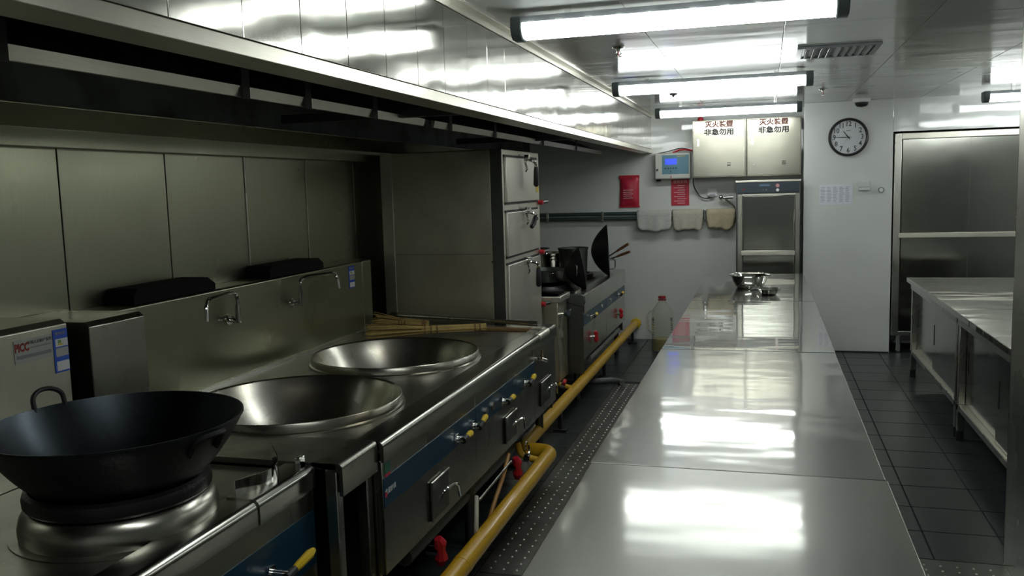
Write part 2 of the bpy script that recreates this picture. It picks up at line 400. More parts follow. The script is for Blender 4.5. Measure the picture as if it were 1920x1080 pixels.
# ------------------------------------------------------------------ extractor hood over the cooking line
HX, HZ = -1.12, 1.91
hd = thing('range_hood', (HX, 4.0, HZ), 'long stainless extractor hood with panelled fascia over the cooking line', 'hood')
B(HX-0.03, HX-0.006, YN, YB, HZ+0.03, CEIL).build('fascia_backing', 'joint_dark', hd, smooth=0)
k = -12
while True:
    y0 = 1.503 + 0.2575*k; y1 = min(y0+0.2575, YB-0.001)
    if y0 > YB-0.01: break
    if y0 > YN: B(HX-0.008, HX, y0+0.0012, y1-0.0012, HZ+0.039, CEIL-0.001).build('fascia_panel', 'fascia_steel', hd, smooth=0, bevel=0.001, seg=1)
    k += 1
MB().prism([(HX+0.009, HZ-0.003), (HX+0.003, HZ+0.036), (HX-0.03, HZ+0.036), (HX-0.10, HZ+0.004), (HX-0.10, HZ-0.003)], 'y', YN, YB-0.002).build('lip', 'lip_steel', hd, bevel=0.002)
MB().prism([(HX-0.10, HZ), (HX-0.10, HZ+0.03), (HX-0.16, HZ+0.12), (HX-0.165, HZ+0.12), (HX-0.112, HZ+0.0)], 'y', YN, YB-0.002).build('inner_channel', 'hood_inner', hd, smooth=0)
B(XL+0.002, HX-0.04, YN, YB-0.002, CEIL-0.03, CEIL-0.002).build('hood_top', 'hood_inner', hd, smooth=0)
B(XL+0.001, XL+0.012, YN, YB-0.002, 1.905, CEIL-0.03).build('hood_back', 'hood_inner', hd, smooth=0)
MB().prism([(XL+0.002, 1.782), (XL+0.055, 1.782), (XL+0.055, 1.845), (XL+0.20, 1.90), (XL+0.20, 1.906), (XL+0.002, 1.906)], 'y', YN, 8.6).build('grease_gutter', 'wall_steel', hd, smooth=0, bevel=0.002)
for ya, yb in ((YN, 4.05), (4.18, 8.9)): MB().prism([(-1.598, 1.945), (-1.608, 1.912), (-1.620, 1.912), (-1.620, 1.945)], 'y', ya, yb).build('filter_rail', 'lip_steel', hd, smooth=0)
for y in (1.56, 2.50, 2.90, 3.47, 4.40, 5.2, 6.4, 7.6):
    MB().box(-1.599, -1.594, y-0.022, y+0.022, 1.905, 2.02).box(-1.62, -1.58, y-0.022, y+0.022, 2.02, 2.025).box(-1.584, -1.58, y-0.022, y+0.022, 2.02, 2.14).build('hanging_strap', 'dark_steel', hd, smooth=0)
for y in (0.3, 3.75, 6.2): MB().box(-2.2, -1.26, y-0.02, y+0.02, 1.93, 1.97).build('crossbeam', 'dark_steel', hd, smooth=0)
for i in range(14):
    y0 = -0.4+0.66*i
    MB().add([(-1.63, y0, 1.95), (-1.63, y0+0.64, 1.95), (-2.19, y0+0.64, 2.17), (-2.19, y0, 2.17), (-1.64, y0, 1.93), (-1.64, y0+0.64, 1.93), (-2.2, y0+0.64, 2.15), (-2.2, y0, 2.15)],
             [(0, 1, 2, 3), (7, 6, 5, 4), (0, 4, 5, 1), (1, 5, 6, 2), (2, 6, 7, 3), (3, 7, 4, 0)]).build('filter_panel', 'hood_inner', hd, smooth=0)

# ------------------------------------------------------------------ shared stove pieces (fronts face +x)
def front_lip(x, y0, y1, z, depth=0.07, r=0.022):
    """bull-nosed front edge of a stove top, profile in (x,z)"""
    p = [(x-0.10, z)]
    for k in range(7):
        a = math.pi/2*(1-k/6); p.append((x-r+r*math.cos(a), z-r+r*math.sin(a)))
    p += [(x, z-depth), (x-0.012, z-depth), (x-0.012, z-0.03), (x-0.10, z-0.012)]
    return MB().prism(p, 'y', y0, y1)
def valve(parent, x, y, z, ang=20, L=0.085, out=0.045):
    """ball valve on a front panel: chrome stem, black sleeve, yellow lever"""
    st = MB().cyl((x-0.005, y, z), (x+out, y, z), 0.013, 12).cyl((x+0.002, y, z), (x+0.010, y, z), 0.024, 6).build('valve_stem', 'chrome', parent)
    d = V(0.10, math.cos(R(ang)), math.sin(R(ang))).normalized(); p = V(x+out, y, z)
    MB().tube([p-d*0.012, p+d*0.02, p+d*0.034], [0.014, 0.012, 0.009], 10).build('sleeve', 'rubber_black', st)
    MB().tube([p+d*0.03, p+d*0.05, p+d*L*0.85, p+d*L], [0.010, 0.0125, 0.0135, 0.008], 8).build('lever', 'yellow_plastic', st)
    return st
def butterfly(parent, x, y, z, s=1.0):
    st = MB().cyl((x-0.03, y, z), (x+0.02, y, z), 0.012*s, 10).build('valve_stem', 'chrome', parent)
    MB().tube([(x+0.02, y-0.008, z+0.036*s), (x+0.026, y, z+0.02*s), (x+0.026, y+0.002, z), (x+0.026, y+0.006, z-0.02*s), (x+0.02, y+0.012, z-0.04*s)], [0.010*s, 0.017*s, 0.012*s, 0.018*s, 0.009*s], 8).build('valve_wing', 'red_plastic', st)
    return st
def fire_door(parent, x, y0, y1, z0, z1):
    d = B(x, x+0.006, y0, y1, z0, z1).build('fire_door', 'dark_steel', parent, bevel=0.004)
    MB().tube([(x+0.008, y0, z0), (x+0.008, y0, z1), (x+0.008, y1, z1)], 0.005, 6).build('door_frame', 'frame_steel', d)
    ym = (y0+y1)/2+0.01; zm = (z0+z1)/2+0.01
    MB().tube(fillet([(x+0.004, ym-0.03, zm-0.03), (x+0.030, ym-0.02, zm+0.015), (x+0.055, ym+0.05, zm+0.02), (x+0.05, ym+0.085, zm-0.045)], 0.02), 0.0065, 8).build('handle', 'chrome', d)
    return d

# ---- stove A: single wok range nearest the camera
AX = -1.28
sa = thing('wok_range', (-1.67, 1.4, 0), 'nearest single wok range with raised silver burner collar and blue front band', 'stove')
B(-2.06, AX-0.02, 0.55, 2.25, 0.765, 0.782).build('cooktop', 'stove_top_steel', sa)
front_lip(AX, 0.55, 2.25, 0.80, 0.065).build('front_lip', 'lip_dark', sa, smooth=50)
B(AX-0.03, AX-0.012, 0.55, 2.25, 0.36, 0.735).build('front_panel', 'stove_steel', sa)
B(AX-0.012, AX-0.009, 0.55, 2.245, 0.50, 0.665).build('front_band', 'blue_band', sa, smooth=0, plabel='dark blue painted band')
B(-2.05, AX-0.03, 2.23, 2.248, 0.30, 0.77).build('side_panel', 'stove_steel', sa, smooth=0)
B(-2.05, AX-0.03, 0.55, 0.57, 0.30, 0.77).build('side_panel', 'stove_steel', sa, smooth=0)
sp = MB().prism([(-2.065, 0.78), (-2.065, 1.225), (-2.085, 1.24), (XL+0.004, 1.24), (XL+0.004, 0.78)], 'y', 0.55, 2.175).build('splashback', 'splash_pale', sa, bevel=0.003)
for x in (-1.36, -2.0):
    for y in (0.65, 2.17): MB().cyl((x, y, 0), (x, y, 0.36), 0.025, 12).build('leg', 'frame_steel', sa)
valve(sa, AX-0.012, 1.995, 0.578, 12, 0.12, 0.06)
valve(sa, AX-0.012, 1.5, 0.572, 24, 0.13, 0.06)
WC = V(-1.578, 1.792, 0)
MB().lathe([(0.234, 0.782), (0.237, 0.795), (0.237, 0.810), (0.232, 0.832), (0.223, 0.847), (0.211, 0.856), (0.200, 0.858), (0.195, 0.852), (0.19, 0.83), (0.185, 0.79)], WC, seg=64).build('burner_collar', 'bowl_steel', sa, smooth=50)
MB().lathe([(0.258, 0.7825), (0.258, 0.785), (0.235, 0.786), (0.235, 0.7825)], WC, seg=64).build('collar_flange', 'stove_top_steel', sa)
MB().lathe([(0.030, 0.783), (0.030, 0.787), (0.022, 0.787), (0.022, 0.783)], (-1.83, 1.55, 0), seg=24, closed=True).build('drain_ring', 'dark_steel', sa)
# insurance sticker and energy label on the splashback
X = -2.0635
pk = B(X-0.0015, X, 1.972, 2.112, 1.135, 1.203).build('insurance_sticker', 'pale_sticker', sa, smooth=0, plabel='pale insurance sticker with red PICC letters')
MB().text('PICC', 0.033, (X+0.0004, 1.999, 1.180), (0, 1, 0), narrow=0.72, bold=0.0014).build('lettering', 'picc_print', pk, smooth=0)
MB().text('中国人民财产保险', 0.0115, (X+0.0004, 2.065, 1.190), (0, 1, 0)).build('lettering', 'dark_print', pk, smooth=0)
B(X, X+0.0004, 2.03, 2.105, 1.174, 1.178).build('print_line', 'grey_print', pk, smooth=0)
B(X, X+0.0004, 1.978, 2.106, 1.148, 1.158).build('print_line', 'grey_print', pk, smooth=0)
def energy_label(parent, x, y0, y1, z0, z1):
    h = z1-z0; wd = y1-y0
    e = B(x-0.0015, x, y0, y1, z0, z1).build('energy_label', 'blue_sticker', parent, smooth=0, plabel='blue and white energy label')
    B(x, x+0.0004, y0+wd*.12, y1-wd*.02, z0+h*.60, z0+h*.78).build('print_block', 'white_sticker', e, smooth=0)
    B(x, x+0.0004, y0+wd*.12, y1-wd*.02, z0+h*.37, z0+h*.57).build('print_block', 'pale_sticker', e, smooth=0)
    B(x, x+0.0004, y0+wd*.12, y1-wd*.02, z0+h*.04, z0+h*.26).build('print_block', 'white_sticker', e, smooth=0)
    B(x+0.0004, x+0.0008, y0+wd*.30, y0+wd*.52, z0+h*.68, z0+h*.75).build('print_bar', 'green_print', e, smooth=0)
    B(x+0.0004, x+0.0008, y0+wd*.30, y0+wd*.62, z0+h*.63, z0+h*.67).build('print_bar', 'yellow_print', e, smooth=0)
    MB().text('能效标识', wd*0.18, (x+0.0004, (y0+y1)/2, z0+h*.90), (0, 1, 0)).build('lettering', 'pale_sticker', e, smooth=0)
energy_label(sa, X+0.0005, 2.116, 2.172, 1.08, 1.212)

# curved splash guard clipped over the front lip of stove A
g = thing('splash_guard', (-1.38, 2.1, 0.783), 'small curved steel splash guard clipped over the front edge of the nearest range', 'guard')
gp_ = fillet([(-1.355, 1.955, 0), (-1.318, 2.05, 0), (-1.322, 2.13, 0), (-1.40, 2.215, 0)], 0.06, 5)
arc = [tuple(p) for p in gp_]
mbg = MB(); vs = []; fs = []
NA = len(arc)
for k, (x, y, z) in enumerate(arc):
    t = k/(NA-1); h = 0.046-0.010*t+0.034*t**4
    vs += [(x, y, 0.801), (x-0.004*t, y, 0.801+h), (x-0.004*t+0.002, y, 0.801+h), (x+0.002, y, 0.801)]
for k in range(NA-1):
    for j in range(4): fs.append((k*4+j, k*4+(j+1) % 4, (k+1)*4+(j+1) % 4, (k+1)*4+j))
fs += [(0, 1, 2, 3), tuple((NA-1)*4+j for j in (3, 2, 1, 0))]
mbg.add(vs, fs).build('curved_plate', 'mirror_steel', g, smooth=60)
front_lip(AX+0.004, 1.945, 2.20, 0.804, 0.070, 0.022).build('clip_cover', 'lip_dark', g, smooth=50)
MB().box(-1.315, -1.297, 2.195, 2.225, 0.801, 0.838).build('clip', 'chrome', g, bevel=0.003)

# ring and wok on stove A
MB().lathe([(0.200, 0.860), (0.216, 0.858), (0.222, 0.865), (0.223, 0.880), (0.219, 0.893), (0.208, 0.900), (0.198, 0.894), (0.195, 0.878)], WC, seg=64, closed=True).build(
    'wok_ring', 'iron_ring', label='black cast iron ring between the burner collar and the big wok', cat='wok ring')
wk = thing('wok', WC+V(0.0, 0.0, 0.83), 'big black iron wok with two loop handles on the nearest range', 'wok')
def wok_prof(Rm, D, t, n=14):
    o = []; i = []
    for k in range(n+1):
        u = k/n; r = Rm*u; z = D*(u**2.1*0.9+0.1*u)
        o.append((r, z)); i.append((max(r-t*0.4, 0), z+t))
    return o, i
O_ = [(0.311*k/16, 0.222*(0.12*(k/16)**1.5+0.88*(k/16)**2.7)) for k in range(17)]
wc = V(-1.588, 1.808, 0.816)
MB().lathe(O_ + [(0.311, 0.226)], wc, seg=72).build('outer_shell', 'iron_black', wk, smooth=60)
MB().lathe([(0.3115, 0.2215), (0.3115, 0.2275), (0.307, 0.2275)] + [(r*0.985, z+0.004) for r, z in reversed(O_)], wc, seg=72).build('inner_surface', 'iron_inside', wk, smooth=60)
def loop_handle(parent, c, ang, rad, z, out=0.05, wid=0.055, upz=0.035, r=0.0065, mat='iron_black'):
    d = V(math.cos(ang), math.sin(ang), 0); s = V(-math.sin(ang), math.cos(ang), 0); c = Vector(c)
    p = [c+d*(rad-0.006)-s*wid+V(0, 0, z-0.02), c+d*(rad+out*0.45)-s*wid+V(0, 0, z+upz*0.7), c+d*(rad+out)+V(0, 0, z+upz)-s*wid*0.4, c+d*(rad+out)+V(0, 0, z+upz)+s*wid*0.4,
         c+d*(rad+out*0.45)+s*wid+V(0, 0, z+upz*0.7), c+d*(rad-0.006)+s*wid+V(0, 0, z-0.02)]
    MB().tube(fillet(p, 0.03), r, 8).build('loop_handle', mat, parent)
loop_handle(wk, wc, R(163), 0.306, 0.220, 0.02, 0.042, 0.052)
loop_handle(wk, wc, R(-8), 0.290, 0.190, 0.045, 0.045, 0.032)

# ---- filler table between the two ranges
ft = thing('filler_table', (-1.62, 2.39, 0), 'narrow stainless filler table standing between the two big ranges', 'table')
B(-2.06, -1.22, 2.262, 2.508, 0.785, 0.803).build('top', 'stove_top_steel', ft, smooth=0)
front_lip(-1.198, 2.262, 2.506, 0.805, 0.10, 0.018).build('front_lip', 'stove_steel', ft, smooth=50)
MB().prism([(-2.05, 0.803), (-2.05, 1.20), (-2.07, 1.215), (XL+0.004, 1.215), (XL+0.004, 0.803)], 'y', 2.25, 2.508).build('splashback', 'stove_steel', ft, bevel=0.003)
for y in (2.285, 2.485):
    for x in (-1.24, -2.0): MB().box(x-0.02, x+0.02, y-0.018, y+0.018, 0, 0.785).build('leg', 'frame_steel', ft, bevel=0.004)
B(-2.02, -1.26, 2.27, 2.50, 0.20, 0.215).build('lower_shelf', 'dark_steel', ft, smooth=0)

# ---- stove C: double big-pot range
CX, CY0, CY1 = -1.18, 2.512, 4.95
sc = thing('pot_range', (-1.7, 3.7, 0), 'long stainless double pot range with two sunken bowls and swivel taps', 'stove')
MB().holed_plate([(-2.262, CX-0.02, CY0, 3.40, -1.728, 2.928, 0.398), (-2.262, CX-0.02, 3.40, CY1, -1.728, 3.87, 0.398)], 0.77, 0.785).build('cooktop', 'stove_top_steel', sc, smooth=0)
front_lip(CX, CY0, CY1, 0.80, 0.07).build('front_lip', 'lip_dark', sc, smooth=50)
MB().cyl((CX-0.02, 4.56, 0.781), (CX-0.02, 4.78, 0.781), 0.0235, 16).build('lip_sleeve', 'lip_steel', sc)
for y0, y1 in ((CY0, 3.452), (3.455, 4.448), (4.451, 4.93)):
    B(CX-0.03, CX-0.008, y0, y1, 0.35, 0.735).build('front_panel', 'stove_steel', sc, bevel=0.002, seg=1)
for y0, y1 in ((CY0+0.002, 3.450), (3.457, 4.446)):
    B(CX-0.008, CX-0.005, y0, y1, 0.577, 0.675).build('front_band', 'blue_band', sc, smooth=0, plabel='dark blue painted band')
B(-2.25, CX-0.03, CY0, CY0+0.015, 0.30, 0.775).build('side_panel', 'stove_steel', sc, smooth=0)
B(-2.25, CX-0.03, CY1-0.03, CY1-0.015, 0.30, 0.775).build('side_panel', 'stove_steel', sc, smooth=0)
B(-1.9, -1.85, CY0, CY1, 0.30, 0.50).build('inner_bulkhead', 'dark_steel', sc, smooth=0)
MB().prism([(-2.262, 0.785), (-2.262, 1.195), (-2.27, 1.203), (XL+0.004, 1.203), (XL+0.004, 0.785)], 'y', CY0, 4.64).build('splashback', 'wall_steel', sc, bevel=0.003)
MB().prism([(-2.262, 0.785), (-2.262, 1.195), (-2.27, 1.203), (XL+0.004, 1.203), (XL+0.004, 0.785)], 'y', 4.643, 4.76).build('splashback', 'wall_steel', sc, bevel=0.003)
B(-2.262, -2.252, CY0, 4.76, 0.785, 0.80).build('cove', 'frame_steel', sc, smooth=0)
for y0, y1 in ((2.72, 3.225), (3.66, 4.185)):
    MB().prism([(y0, 1.204), (y1, 1.204), (y1, 1.232), (y1-0.05, 1.262), (y0+0.02, 1.262), (y0, 1.24)], 'x', XL+0.006, -2.263).build('flue_cap', 'flue_black', sc, smooth=0, bevel=0.003)
for y in (2.928, 3.87):
    c = (-1.728, y, 0)
    MB().lathe([(0.414, 0.7855), (0.414, 0.790), (0.405, 0.794), (0.403, 0.822), (0.400, 0.8255), (0.397, 0.823), (0.397, 0.80), (0.398, 0.7855)], c, seg=72, closed=True).build('pot_ring', 'bowl_steel', sc, smooth=40)
    pr = [(0.391*u, 0.55+0.270*u**3.0) for u in [k/16 for k in range(17)]]
    MB().lathe(pr + [(0.393, 0.8225), (0.400, 0.8245)], c, seg=72).build('pot_bowl', 'bowl_steel', sc, smooth=60)
def swivel_tap(y, ysign, z=1.09):
    x = -2.262
    t = MB().cyl((x, y, z), (x+0.05, y, z), 0.011, 10).cyl((x, y, z), (x+0.006, y, z), 0.024, 16).build('tap', 'chrome', sc)
    MB().cyl((x+0.05, y, z-0.012), (x+0.05, y, z+0.065), 0.012, 10).build('tap_body', 'chrome', t)
    MB().tube([(x+0.03, y-0.015, z+0.012), (x+0.03, y-0.05, z+0.016)], [0.010, 0.006], 8).build('tap_handle', 'dark_steel', t)
    MB().tube(fillet([(x+0.05, y, z+0.06), (x+0.05, y, z+0.118), (x+0.055, y+ysign*0.06, z+0.128), (x+0.10, y+ysign*0.29, z+0.125), (x+0.105, y+ysign*0.30, z+0.04)], 0.05), 0.0085, 10).build('spout', 'chrome', t)
swivel_tap(3.30, -1, 1.06); swivel_tap(3.84, 1, 1.06)
energy_label(sc, -2.2600, 4.465, 4.535, 1.06, 1.185)
fire_door(sc, CX-0.008, 2.91, 3.095, 0.378, 0.525)
fire_door(sc, CX-0.008, 3.875, 4.065, 0.39, 0.515)
fire_door(sc, CX-0.008, 4.56, 4.78, 0.40, 0.53)
for y, a in ((3.20, 8), (3.40, 22), (3.83, 8), (4.22, 22)): valve(sc, CX-0.005, y, 0.610, a, 0.075, 0.035)
for y in (3.585, 3.685): MB().cyl((CX-0.005, y, 0.623), (CX+0.004, y, 0.623), 0.018, 20).build('push_button', 'frame_steel', sc)
MB().tube(fillet([(CX-0.008, 4.49, 0.68), (CX+0.03, 4.49, 0.68), (CX+0.045, 4.52, 0.665)], 0.01), 0.010, 8).build('side_tap', 'chrome', sc)
MB().cyl((CX+0.025, 4.487, 0.68), (CX+0.03, 4.475, 0.735), 0.006, 8).build('tap_lever', 'brass', sc)
B(CX-0.008, CX-0.006, 2.53, 2.572, 0.685, 0.722).build('sticker', 'green_sticker', sc, smooth=0, plabel='small green sticker')
B(CX-0.008, CX-0.006, 2.53, 2.572, 0.648, 0.684).build('sticker', 'red_print', sc, smooth=0, plabel='small red sticker')
MB().text('金厨炉具', 0.022, (CX-0.0045, 2.565, 0.625), (0, 1, 0)).build('lettering', 'white_sticker', sc, smooth=0)
MB().cyl((CX-0.0045, 2.528, 0.618), (CX-0.0040, 2.528, 0.618), 0.009, 12).build('logo', 'red_print', sc, smooth=0)
for y in (2.58, 3.6, 4.88):
    for x in (CX-0.10, -2.15): MB().cyl((x, y, 0), (x, y, 0.36), 0.025, 12).build('leg', 'dark_steel', sc)
# gas train below the range
MB().cyl((CX-0.12, 2.9, 0.235), (CX-0.12, 4.3, 0.235), 0.035, 14).build('manifold_pipe', 'hose_grey', sc)
butterfly(sc, CX-0.03, 2.985, 0.235, 1.5)
butterfly(sc, CX-0.03, 4.06, 0.215, 1.5)
MB().cyl((CX+0.005, 3.43, 0.275), (CX-0.01, 3.97, 0.275), 0.006, 8).build('igniter_rod', 'frame_steel', sc)

# ---- steam cabinet
sx0, sx1, sy0, sy1 = -2.28, -1.50, 5.0, 5.885
sm = thing('steam_cabinet', ((sx0+sx1)/2, (sy0+sy1)/2, 0), 'tall stainless three-door steam cabinet with lever latches', 'steamer')
B(sx0, sx1-0.02, sy0+0.004, sy1, 0.10, 1.83).build('body', 'steamer_steel', sm, smooth=0, bevel=0.004)
B(sx0+0.075, -1.577, sy0, sy0+0.004, 0.12, 1.205).build('side_panel', 'steamer_steel', sm, smooth=0, bevel=0.0015)
B(sx0+0.075, -1.577, sy0, sy0+0.004, 1.208, 1.825).build('side_panel', 'steamer_steel', sm, smooth=0, bevel=0.0015)
B(sx0-0.002, sx0+0.072, sy0-0.003, sy0+0.004, 0.10, 1.83).build('corner_post', 'door_steel', sm, smooth=0, bevel=0.002)
B(-1.575, sx1-0.002, sy0, sy0+0.004, 0.10, 1.83).build('corner_post', 'dark_steel', sm, smooth=0, bevel=0.002)
MB().cyl((-1.578, sy0-0.004, 1.16), (-1.578, sy0, 1.16), 0.006, 8).build('screw', 'dark_steel', sm)
B(sx1-0.02, sx1-0.004, sy0+0.002, sy1, 0.10, 1.83).build('front_frame', 'door_steel', sm, smooth=0, bevel=0.003)
for i, (z0, z1) in enumerate(((0.50, 1.135), (1.187, 1.452), (1.512, 1.785))):
    d = B(sx1-0.004, sx1+0.012, sy0+0.05, sy1-0.075, z0, z1).build('door', 'door_steel', sm, bevel=0.004)
    B(sx1-0.0038, sx1+0.002, sy0+0.042, sy1-0.07, z1, z1+0.013).build('door_seal', 'rubber_black', d, smooth=0)
    B(sx1-0.0038, sx1+0.002, sy0+0.042, sy1-0.07, z0-0.013, z0).build('door_seal', 'rubber_black', d, smooth=0)
    yc, zc = 5.42, z1-0.01
    MB().box(sx1+0.004, sx1+0.03, yc-0.03, yc+0.03, zc-0.02, zc+0.035).cyl((sx1+0.03, yc, zc+0.01), (sx1+0.055, yc, zc+0.01), 0.022, 14).tube(fillet([(sx1+0.045, yc, zc), (sx1+0.075, yc+0.03, zc-0.01), (sx1+0.075, yc+0.075, zc-0.02), (sx1+0.075, yc+0.09, zc-0.05)], 0.02), 0.010, 8).tube([(sx1+0.03, yc-0.01, zc-0.01), (sx1+0.04, yc-0.005, zc-0.06), (sx1+0.03, yc, zc-0.075)], 0.007, 6).build('latch', 'chrome', d)
    if i == 1: MB().tube([(sx1+0.07, yc+0.07, zc-0.03), (sx1+0.06, yc+0.05, zc-0.075), (sx1+0.055, yc+0.02, zc-0.095)], [0.014, 0.017, 0.014], 10).build('grip', 'rubber_black', d)
    else: MB().tube([(sx1+0.075, yc+0.09, zc-0.045), (sx1+0.075, yc+0.09, zc-0.07), (sx1+0.075, yc+0.085, zc-0.16), (sx1+0.075, yc+0.083, zc-0.172)], [0.012, 0.016, 0.018, 0.009], 10).build('grip', 'rubber_black', d)
for z in (1.495, 1.155, 0.79):
    MB().cyl((sx1, sy1-0.03, z), (sx1+0.03, sy1-0.03, z), 0.016, 12).build('hinge_tag', 'red_plastic', sm)
    MB().cyl((sx1+0.01, sy1-0.012, z), (sx1+0.045, sy1+0.03, z+0.005), 0.013, 10).build('hinge_pin', 'dark_steel', sm)
B(sx1+0.012, sx1+0.0135, sy1-0.14, sy1-0.085, 1.565, 1.64).build('sticker', 'yellow_print', sm, smooth=0, plabel='yellow warning sticker')
for x in (sx0+0.06, sx1-0.06):
    for y in (sy0+0.06, sy1-0.06): MB().cyl((x, y, 0), (x, y, 0.10), 0.025, 12).build('foot', 'dark_steel', sm)

# ---- narrow side cabinet between steamer and far range
sd = thing('side_cabinet', (-1.9, 6.06, 0), 'narrow stainless side cabinet squeezed between steam cabinet and far range', 'cabinet')
B(XL+0.006, -1.40, 5.92, 6.215, 0.22, 0.835).build('body', 'steamer_steel', sd, bevel=0.004)
B(XL+0.006, -1.375, 5.915, 6.22, 0.79, 0.835).build('top', 'door_steel', sd, bevel=0.006)
MB().cyl((-1.40, 6.02, 0.70), (-1.345, 6.02, 0.70), 0.012, 10).cyl((-1.345, 5.99, 0.70), (-1.345, 6.09, 0.72), 0.008, 8).build('valve', 'chrome', sd)
MB().cyl((-1.36, 6.0, 0.705), (-1.335, 5.985, 0.71), 0.022, 12).build('valve_knob', 'control_navy', sd)
for x in (-2.3, -1.5):
    MB().cyl((x, 6.06, 0), (x, 6.06, 0.22), 0.025, 10).build('leg', 'dark_steel', sd)

# ---- stove E: far range
EX, EY0, EY1 = -1.28, 6.25, 8.22
se = thing('far_range', (-1.85, 7.2, 0), 'far stainless range crowded with pots and leaning woks', 'stove')
B(XL+0.006, EX-0.02, EY0, EY1, 0.77, 0.785).build('cooktop', 'stove_top_steel', se, smooth=0)
front_lip(EX, EY0+0.02, EY1, 0.805, 0.14, 0.014).build('front_lip', 'frame_steel', se, smooth=50)
for y0, y1 in ((EY0+0.01, 7.218), (7.222, EY1)):
    B(EX-0.03, EX-0.008, y0, y1, 0.32, 0.67).build('front_panel', 'frame_steel', se, bevel=0.002, seg=1)
    B(EX-0.008, EX-0.005, y0+0.002, y1-0.002, 0.572, 0.655).build('front_band', 'blue_band', se, smooth=0, plabel='dark blue painted band')
B(XL+0.02, EX-0.008, EY0, EY0+0.01, 0.22, 0.78).build('side_panel', 'dark_steel', se, smooth=0)
MB().prism([(EX-0.22, 0.78), (EX-0.22, 0.812), (EX-0.02, 0.812), (EX+0.006, 0.80), (EX+0.010, 0.75), (EX-0.004, 0.72), (EX-0.02, 0.72)], 'y', EY0-0.012, EY0+0.02).build('end_cap', 'dark_steel', se, bevel=0.004)
B(-1.95, -1.9, EY0, EY1, 0.22, 0.77).build('inner_bulkhead', 'dark_steel', se, smooth=0)
B(XL+0.02, EX-0.03, EY1-0.012, EY1, 0.22, 0.77).build('side_panel', 'stove_steel', se, smooth=0)
B(XL+0.006, XL+0.14, EY0, EY1, 0.785, 1.02).build('splashback', 'stove_steel', se, bevel=0.004)
valve(se, EX-0.005, 6.50, 0.612, 10, 0.075, 0.035); valve(se, EX-0.005, 7.78, 0.618, 10, 0.075, 0.035)
for y in (7.0, 7.42): MB().cyl((EX-0.005, y, 0.62), (EX+0.003, y, 0.62), 0.016, 16).build('push_button', 'lip_steel', se)
for y in (6.6, 7.82): butterfly(se, EX-0.005, y, 0.44, 1.15)
for c in ((-1.72, 6.75), (-1.72, 7.6)):
    MB().lathe([(0.27, 0.786), (0.27, 0.80), (0.25, 0.83), (0.22, 0.83), (0.20, 0.79)], (c[0], c[1], 0), seg=40).build('burner_ring', 'iron_ring', se)
for y in (6.33, 8.14):
    for x in (EX-0.08, -2.3): MB().cyl((x, y, 0), (x, y, 0.33), 0.022, 10).build('leg', 'dark_steel', se)
MB().cyl((EX-0.04, 6.6, 0.26), (EX-0.04, 8.0, 0.26), 0.022, 10).build('manifold_pipe', 'hose_grey', se)

# ------------------------------------------------------------------ things on the ranges
def wok_on_side(c, axis, Rm, D, label, handle=None):
    """wok standing on edge, opening towards axis"""
    c = Vector(c); t = thing('wok', c-V(0, 0, Rm), label, 'wok')
    a = Vector(axis).normalized()
    o, _ = wok_prof(Rm, D, 0.004, 10)
    MB().lathe([(r, z-D) for r, z in o] + [(Rm+0.003, 0.003), (Rm-0.004, 0.003)] + [(r*0.985, z-D+0.004) for r, z in reversed(o)], c, a, seg=40).build('bowl', 'iron_black', t, smooth=60)
    return t, a
w2, a2 = wok_on_side((-1.335, 7.62, 1.025), (1, 0.16, 0.05), 0.232, 0.150, 'larger black wok standing on edge at the far end of the far range')
MB().tube(fillet([(-1.33, 7.62-0.045, 0.95), (-1.27, 7.60, 0.955), (-1.27, 7.60, 0.87), (-1.33, 7.62-0.045, 0.865)], 0.025), 0.006, 8).build('loop_handle', 'dark_steel', w2)
w1, a1 = wok_on_side((-1.385, 6.70, 0.955), (1, 0.30, 0.16), 0.168, 0.135, 'smaller black wok propped upright in the middle of the far range')
MB().tube(fillet([(-1.40, 6.55, 1.0), (-1.385, 6.52, 1.0), (-1.385, 6.52, 0.92), (-1.40, 6.55, 0.92)], 0.02), 0.005, 8).build('loop_handle', 'chrome', w1)
# wooden handled tools behind the large wok
for i, (p, q, lab) in enumerate((((-1.42, 7.98, 0.93), (-1.19, 7.86, 1.07), 'upper wooden spatula handle sticking out behind the large wok'),
                                 ((-1.44, 7.98, 0.90), (-1.175, 7.84, 1.00), 'lower wooden spatula handle sticking out behind the large wok'))):
    t = thing('spatula', p, lab, 'spatula', 'spatulas behind the wok')
    p, q = Vector(p), Vector(q); d = (q-p).normalized()
    MB().cyl(p, q-d*0.13, 0.007, 8).build('shaft', 'dark_steel', t)
    MB().tube([q-d*0.15, q-d*0.08, q], [0.010, 0.0135, 0.012], 10).build('handle', 'wood', t)
    MB().obox(p-d*0.03, d, 0.05, d.cross(V(0, 0, 1)), 0.04, V(0, 0, 1), 0.002).build('blade', 'frame_steel', t)
def pot(c, r, h, label, mat='mirror_steel', name='stock_pot', cat='pot', lip=0.008, handles=True, base=0.9):
    t = thing(name, c, label, cat)
    MB().lathe([(0, 0), (r*base*0.95, 0), (r*base, 0.006), (r, h*0.95), (r+lip, h), (r+lip, h+0.004), (r-0.003, h), (r*base-0.004, 0.008), (0, 0.008)], c, seg=40).build('body', mat, t, smooth=40)
    if handles:
        for a in (R(-60), R(120)): loop_handle(t, c, a, r, h*0.78, 0.025, 0.03, 0.0, 0.004, 'chrome')
    return t
pot((-1.80, 7.35, 0.83), 0.13, 0.20, 'shiny steel pot on the far range right beside the steam cabinet')
pot((-1.74, 6.92, 0.832), 0.16, 0.10, 'wide dark steel pan on the burner of the far range', 'dark_steel', 'saute_pan', 'pan')
pot((-1.58, 7.30, 0.79), 0.125, 0.285, 'small dark pot between the two upright woks', 'dark_steel', 'small_pot')
